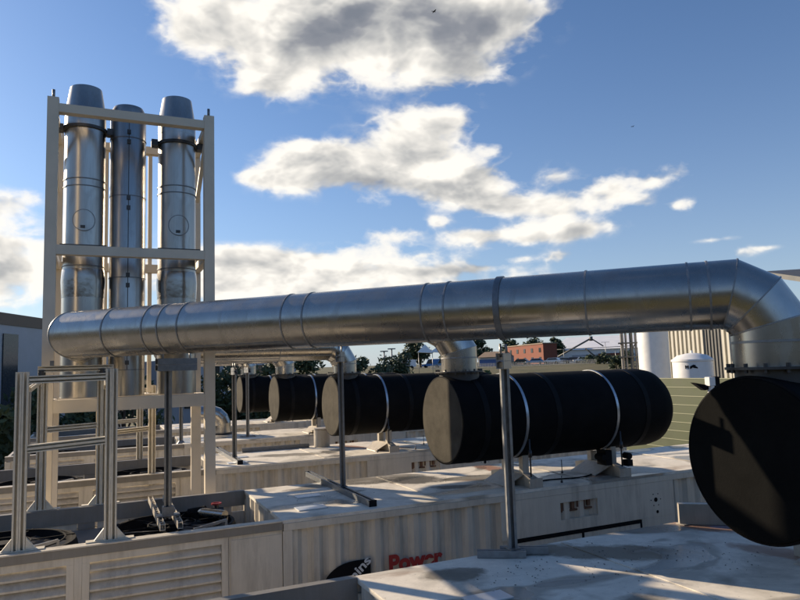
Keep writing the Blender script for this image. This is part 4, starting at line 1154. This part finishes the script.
# white canopy
c = polar(2.45, 118); c.z = terrain_z(c.x, c.y)
root = thing('white_canopy', 'white peaked canopy on thin poles between the silencer elbow and the trees', 'canopy', c)
m = MB(); f = Vector((.911, -.4137, 0)); g = Vector((.4137, .911, 0)); zc = EYE+2.6
for off, w_, h in ((-.9, 1.4, 1.5), (1.2, 1.3, .9)):
    o_ = Vector((c.x, c.y, zc-.2))+f*off; ap = m.bm.verts.new(o_+Vector((0,0,h)))
    q = [m.bm.verts.new(o_+f*w_*i+g*w_*j+Vector((0,0,-.2*(i*.5)))) for i, j in ((-1,-1),(1,-1),(1,1),(-1,1))]
    for i in range(4): m.bm.faces.new((q[i], q[(i+1) % 4], ap))
    m.bm.faces.new(q)
m.build('fabric', 'white', root)
m = MB()
for off in (-2.1, .3, 2.3):
    o_ = Vector((c.x, c.y, 0))+f*off-g*1.2; m.cyl((o_.x, o_.y, c.z-.3), (o_.x, o_.y, zc-.1), .05, seg=8)
m.build('pole', 'galv', root, split=True)
# thin paired poles and lamp posts
def lamp(label, az, dist, h, arm=0.):
    p = polar(az, dist); p.z = terrain_z(p.x, p.y)
    root = thing('lamp_post', label, 'lamp post', p, 'lamp posts in the far car park')
    m = MB(); m.cyl(p-Vector((0,0,.2)), p+Vector((0, 0, h)), .11, .06, seg=10); m.build('column', 'galv', root)
    m = MB(); q = p+Vector((0, 0, h)); m.cyl(q-f*(arm), q+f*(arm), .05, seg=8)
    for s in (-1, 1): m.bar(q+f*(s*arm)-f*.25, q+f*(s*arm)+f*.25, .2, .1)
    m.build('lamp_head', 'galv', root)
lamp('thin lamp post in front of the white shed, near the mast foot', 13.6, 190, 3.9, .4)
lamp('tall lamp post with two arms in front of the white shed', 16.95, 190, 5.4, .9)
lamp('lamp post between the two arm lamp and the pipe rack', 17.7, 190, 3.2, .4)
lamp('left one of two thin poles above the third silencer', -1.5, 60, 6.2, .1)
lamp('right one of two thin poles above the third silencer', -.85, 60, 6.4, .1)

# ------------------------------------------------------------------ birds
def bird(label, az, el, dist, span):
    p = polar(az, dist*math.cos(R(el)), EYE+dist*math.sin(R(el)))
    m = MB()
    B = [(-.28, 0, 0), (-.1, .05, .03), (.12, .045, .03), (.25, 0, 0), (.12, -.045, -.02), (-.1, -.05, -.02)]
    k = span
    m.lathe(p-Vector((.26*k, 0, 0)), (1,0,0), [(0, .005*k), (.1*k, .04*k), (.26*k, .055*k), (.42*k, .04*k), (.5*k, .01*k)], 10)
    for s in (-1, 1):
        w = [p+Vector(v)*k for v in ((.1, s*.03, .01), (.14, s*.25, .08), (.02, s*.52, .04), (-.03, s*.28, .06), (-.1, s*.03, .0))]
        m.poly(w, (0, 0, .012*k))
    m.poly([p+Vector(v)*k for v in ((-.2, -.02, 0), (-.2, .02, 0), (-.36, .06, 0), (-.36, -.06, 0))], (0, 0, .01*k))
    tag(m.build('bird', 'black'), label, 'bird', 'birds in the sky')
bird('dark bird flying in front of the big grey cloud at the top', 3.9, 29.0, 90, 1.0)
bird('tiny dark bird in the blue sky on the right', 20.2, 18.6, 110, .8)

# ------------------------------------------------------------------ camera
cam = bpy.data.cameras.new('camera'); co = bpy.data.objects.new('camera', cam); COL.objects.link(co)
rr = Vector((.9113, -.4105, -.0317)); uu = Vector((-.0125, -.1044, .9945)); fw = Vector((.4116, .9058, .1003))
mw = Matrix((( rr.x, uu.x, -fw.x, 0), (rr.y, uu.y, -fw.y, 0), (rr.z, uu.z, -fw.z, EYE), (0, 0, 0, 1)))
co.matrix_world = mw
cam.sensor_width = 36; cam.lens = 36*666.9/800; cam.clip_start = .1; cam.clip_end = 12000
sc.camera = co

# ------------------------------------------------------------------ light
sd = Vector((math.cos(R(SUN_ANG))*math.cos(R(SUN_EL)), math.sin(R(SUN_ANG))*math.cos(R(SUN_EL)), math.sin(R(SUN_EL))))
sl = bpy.data.lights.new('sun', 'SUN'); so = bpy.data.objects.new('sun', sl); COL.objects.link(so)
sl.energy = 5.0; sl.angle = R(.55); sl.color = (1, .82, .60)
so.rotation_euler = (-sd).to_track_quat('-Z', 'Y').to_euler()

w = bpy.data.worlds.new('World'); sc.world = w; w.use_nodes = True
t = w.node_tree; bg = t.nodes['Background']; bg.inputs['Strength'].default_value = 1
sky = t.nodes.new('ShaderNodeTexSky'); sky.sky_type = 'NISHITA'; sky.sun_disc = False
sky.sun_elevation = R(SUN_EL); sky.sun_rotation = R(90-SUN_ANG)
sky.altitude = 50; sky.air_density = 1.0; sky.dust_density = .5; sky.ozone_density = 3.0
SKY_STRENGTH = .095
# clouds: soft masses placed by compass direction, broken up by fractal noise
tc = t.nodes.new('ShaderNodeTexCoord').outputs['Generated']
def vm(op, a, b=None, c=None):
    n = t.nodes.new('ShaderNodeVectorMath'); n.operation = op
    for i, v in enumerate((a, b, c)):
        if v is None: continue
        if isinstance(v, tuple): n.inputs[i].default_value = v
        else: t.links.new(v, n.inputs[i])
    return n
fh = (math.cos(R(65.565)), math.sin(R(65.565)), 0); rh = (math.sin(R(65.565)), -math.cos(R(65.565)), 0)
dx = vm('DOT_PRODUCT', tc, rh).outputs['Value']; dy = vm('DOT_PRODUCT', tc, fh).outputs['Value']
sep = t.nodes.new('ShaderNodeSeparateXYZ'); t.links.new(tc, sep.inputs[0])
az = math_(t, 'MULTIPLY', math_(t, 'ARCTAN2', dx, dy), 180/math.pi)
el = math_(t, 'MULTIPLY', math_(t, 'ARCSINE', sep.outputs['Z']), 180/math.pi)
cmb = t.nodes.new('ShaderNodeCombineXYZ'); t.links.new(az, cmb.inputs[0]); t.links.new(el, cmb.inputs[1])
pos = cmb.outputs[0]
CLOUDS = [(-15.49, 28.2, 4.6, 2.27, 0.8), (-17.57, 26.79, 1.8, 1.15, 0.4), (-8.19, 27.04, 7.45, 3.1, 1.0), (-0.51, 29.64, 11.15, 3.44, 1.0), (7.09, 28.54, 5.49, 2.89, 0.9), (-10.68, 23.94, 3.28, 1.68, 0.7), (7.57, 24.24, 3.16, 1.22, 0.6), (11.5, 28.48, 2.16, 1.28, 0.35), (1.6, 25.88, 6.68, 2.27, 0.8), (2.25, 19.98, 4.24, 2.09, 0.8), (5.38, 20.79, 1.93, 0.96, 0.5), (-6.64, 17.54, 4.52, 1.64, 0.75), (-9.68, 16.03, 3.25, 1.15, 0.7), (-11.64, 16.16, 1.86, 0.65, 0.5), (0.36, 16.78, 6.57, 2.48, 0.9), (6.44, 15.25, 3.89, 1.82, 0.75), (-7.48, 18.67, 2.26, 0.65, 0.45), (8.31, 18.01, 1.55, 0.65, 0.35), (9.37, 13.4, 3.83, 0.91, 0.6), (13.56, 12.91, 4.12, 1.07, 0.7), (18.25, 13.85, 2.53, 1.28, 0.75), (20.38, 12.81, 1.69, 0.71, 0.4), (10.51, 10.81, 5.46, 0.92, 0.75), (15.09, 10.89, 3.24, 0.74, 0.5), (21.24, 14.13, 1.37, 0.55, 0.4), (6.25, 11.06, 2.24, 0.68, 0.5), (13.78, 15.27, 1.66, 1.05, 0.42), (22.8, 14.64, 2.09, 0.92, 0.36), (23.65, 12.03, 1.25, 0.62, 0.36), (-0.52, 11.17, 3.13, 0.85, 0.5), (3.45, 12.38, 1.22, 0.59, 0.36), (13.91, 8.82, 2.12, 0.58, 0.4), (27.83, 7.9, 1.22, 0.45, 0.42), (25.69, 9.06, 1.55, 0.23, 0.25), (29.06, 8.07, 1.06, 0.22, 0.25), (10.41, 8.71, 1.26, 0.34, 0.3), (-5.96, 8.81, 10.61, 1.45, 0.75), (-11.47, 9.2, 5.0, 1.01, 0.6), (-13.14, 7.52, 5.74, 1.84, 0.8), (2.68, 8.07, 3.97, 0.51, 0.6), (-1.6, 10.09, 2.61, 0.51, 0.3), (-13.94, 10.02, 3.28, 0.66, 0.4), (-30.21, 8.12, 4.87, 2.38, 0.85), (-30.96, 12.5, 2.58, 1.31, 0.3), (-29.34, 13.68, 1.47, 0.59, 0.25), (-30.58, 10.1, 3.56, 0.59, 0.45), (-33.7, 9.38, 3.63, 4.28, 0.7), (-21.43, 8.42, 5.26, 2.56, 0.5), (-3.42, 6.88, 17.54, 1.54, 0.6), (6.99, 8.22, 2.56, 0.43, 0.4)]
SHADE = [(0.81, 28.66, 8.94, 2.62, 0.85), (7.03, 27.44, 4.86, 2.2, 0.6), (-5.52, 27.47, 4.89, 1.92, 0.5), (-0.12, 15.38, 6.12, 0.92, 0.55), (5.54, 14.47, 3.47, 1.0, 0.5), (-4.05, 16.21, 3.5, 0.75, 0.3), (3.07, 18.32, 2.64, 0.98, 0.3), (13.94, 12.31, 3.7, 0.49, 0.4), (10.49, 10.31, 4.62, 0.42, 0.4)]
def field(blobs, p):
    acc = None
    for a, e, ra, re, wgt in blobs:
        v = vm('MULTIPLY', vm('SUBTRACT', p, (a, e, 0)).outputs[0], (1/ra, 1/re, 1)).outputs[0]
        d2 = vm('DOT_PRODUCT', v, v).outputs['Value']
        g = math_(t, 'POWER', .25, d2)
        acc = math_(t, 'MULTIPLY_ADD', g, wgt, acc if acc is not None else 0.)
    return acc
nv = vm('MULTIPLY', tc, (1, 1, 1.7)).outputs[0]
def fbm(scale, detail, rough, off=(0, 0, 0)):
    n = t.nodes.new('ShaderNodeTexNoise'); n.inputs['Scale'].default_value = scale; n.inputs['Detail'].default_value = detail
    n.inputs['Roughness'].default_value = rough; n.inputs['Distortion'].default_value = .25
    t.links.new(vm('ADD', nv, off).outputs[0], n.inputs['Vector']); return n.outputs['Fac']
n1 = fbm(8, 9, .56); n1a = fbm(8, 4, .5); n1b = fbm(8, 4, .5, (-.016, .012, .022)); n2 = fbm(2.2, 4, .5)
def billow(off):
    return math_(t, 'MULTIPLY', math_(t, 'ABSOLUTE', math_(t, 'SUBTRACT', fbm(17, 3, .5, off), .5)), 2)
puff = billow((3.1, 1.7, 5.2))
S = field(CLOUDS, pos)
# broken cloud in the rest of the sky, away from the framed part
away = math_(t, 'SUBTRACT', 1, math_(t, 'MULTIPLY', ramp(t, math_(t, 'DIVIDE', math_(t, 'ABSOLUTE', az), 180), [(.17, (1,)*3), (.27, (0,)*3)]), ramp(t, math_(t, 'DIVIDE', el, 90), [(.36, (1,)*3), (.46, (0,)*3)])))
wild = math_(t, 'MULTIPLY', math_(t, 'MULTIPLY', ramp(t, n2, [(.52, (0,)*3), (.68, (1,)*3)]), .12), away)
S2 = math_(t, 'ADD', math_(t, 'MINIMUM', S, 1.1), wild)
nn_ = math_(t, 'ADD', math_(t, 'MULTIPLY', math_(t, 'SUBTRACT', n1, .5), 1.5), math_(t, 'MULTIPLY_ADD', math_(t, 'SUBTRACT', .22, puff), .7, math_(t, 'MULTIPLY', math_(t, 'SUBTRACT', fbm(30, 7, .6, (7, 3, 1)), .5), .55)))
dens = math_(t, 'ADD', math_(t, 'ADD', nn_, S2), .02)
gate = ramp(t, S2, [(.02, (0,)*3), (.22, (1,)*3)])
mask = math_(t, 'MULTIPLY', ramp(t, dens, [(.17, (0,)*3), (.31, (.22,)*3), (.50, (.78,)*3), (.72, (1,)*3)]), gate)
shade_f = math_(t, 'ADD', field(SHADE, pos), math_(t, 'MULTIPLY', math_(t, 'SUBTRACT', n1a, .5), .5))
relief = math_(t, 'SUBTRACT', n1a, n1b)
tone = math_(t, 'ADD', math_(t, 'MULTIPLY_ADD', relief, 2.2, .95), math_(t, 'MULTIPLY', math_(t, 'SUBTRACT', .2, puff), .55))
tone = math_(t, 'SUBTRACT', tone, math_(t, 'MULTIPLY', ramp(t, shade_f, [(.0, (0,)*3), (.5, (.38,)*3), (1.25, (1,)*3)]), .72))
tone = math_(t, 'SUBTRACT', tone, math_(t, 'MULTIPLY', ramp(t, dens, [(.6, (0,)*3), (1.4, (1,)*3)]), .12))
ccol = ramp(t, tone, [(.0, (.14, .155, .185)), (.3, (.19, .20, .225)), (.6, (.36, .36, .355)), (.85, (.56, .54, .505)), (1.05, (.70, .67, .615))])
skyv = vm('SCALE', sky.outputs[0]); skyv.inputs['Scale'].default_value = SKY_STRENGTH
mx = t.nodes.new('ShaderNodeMix'); mx.data_type = 'RGBA'
t.links.new(mask, mx.inputs[0]); tint = vm('MULTIPLY', skyv.outputs[0], (.67, .80, .96)); hz = t.nodes.new('ShaderNodeMix'); hz.data_type = 'RGBA'
t.links.new(math_(t, 'MULTIPLY', math_(t, 'POWER', 2.718, math_(t, 'DIVIDE', math_(t, 'MAXIMUM', el, 0), -9.0)), .72), hz.inputs[0])
t.links.new(tint.outputs[0], hz.inputs[6]); hz.inputs[7].default_value = (.39, .425, .475, 1); t.links.new(hz.outputs[2], mx.inputs[6]); t.links.new(ccol, mx.inputs[7])
t.links.new(mx.outputs[2], bg.inputs['Color'])

sc.view_settings.view_transform = 'Standard'; sc.view_settings.look = 'None'
sc.view_settings.exposure = .62; sc.view_settings.gamma = 1; sc.view_settings.use_curve_mapping = False
sc.render.engine = 'CYCLES'
sc.cycles.max_bounces = 8; sc.cycles.diffuse_bounces = 4; sc.cycles.glossy_bounces = 4
sc.cycles.use_denoising = True
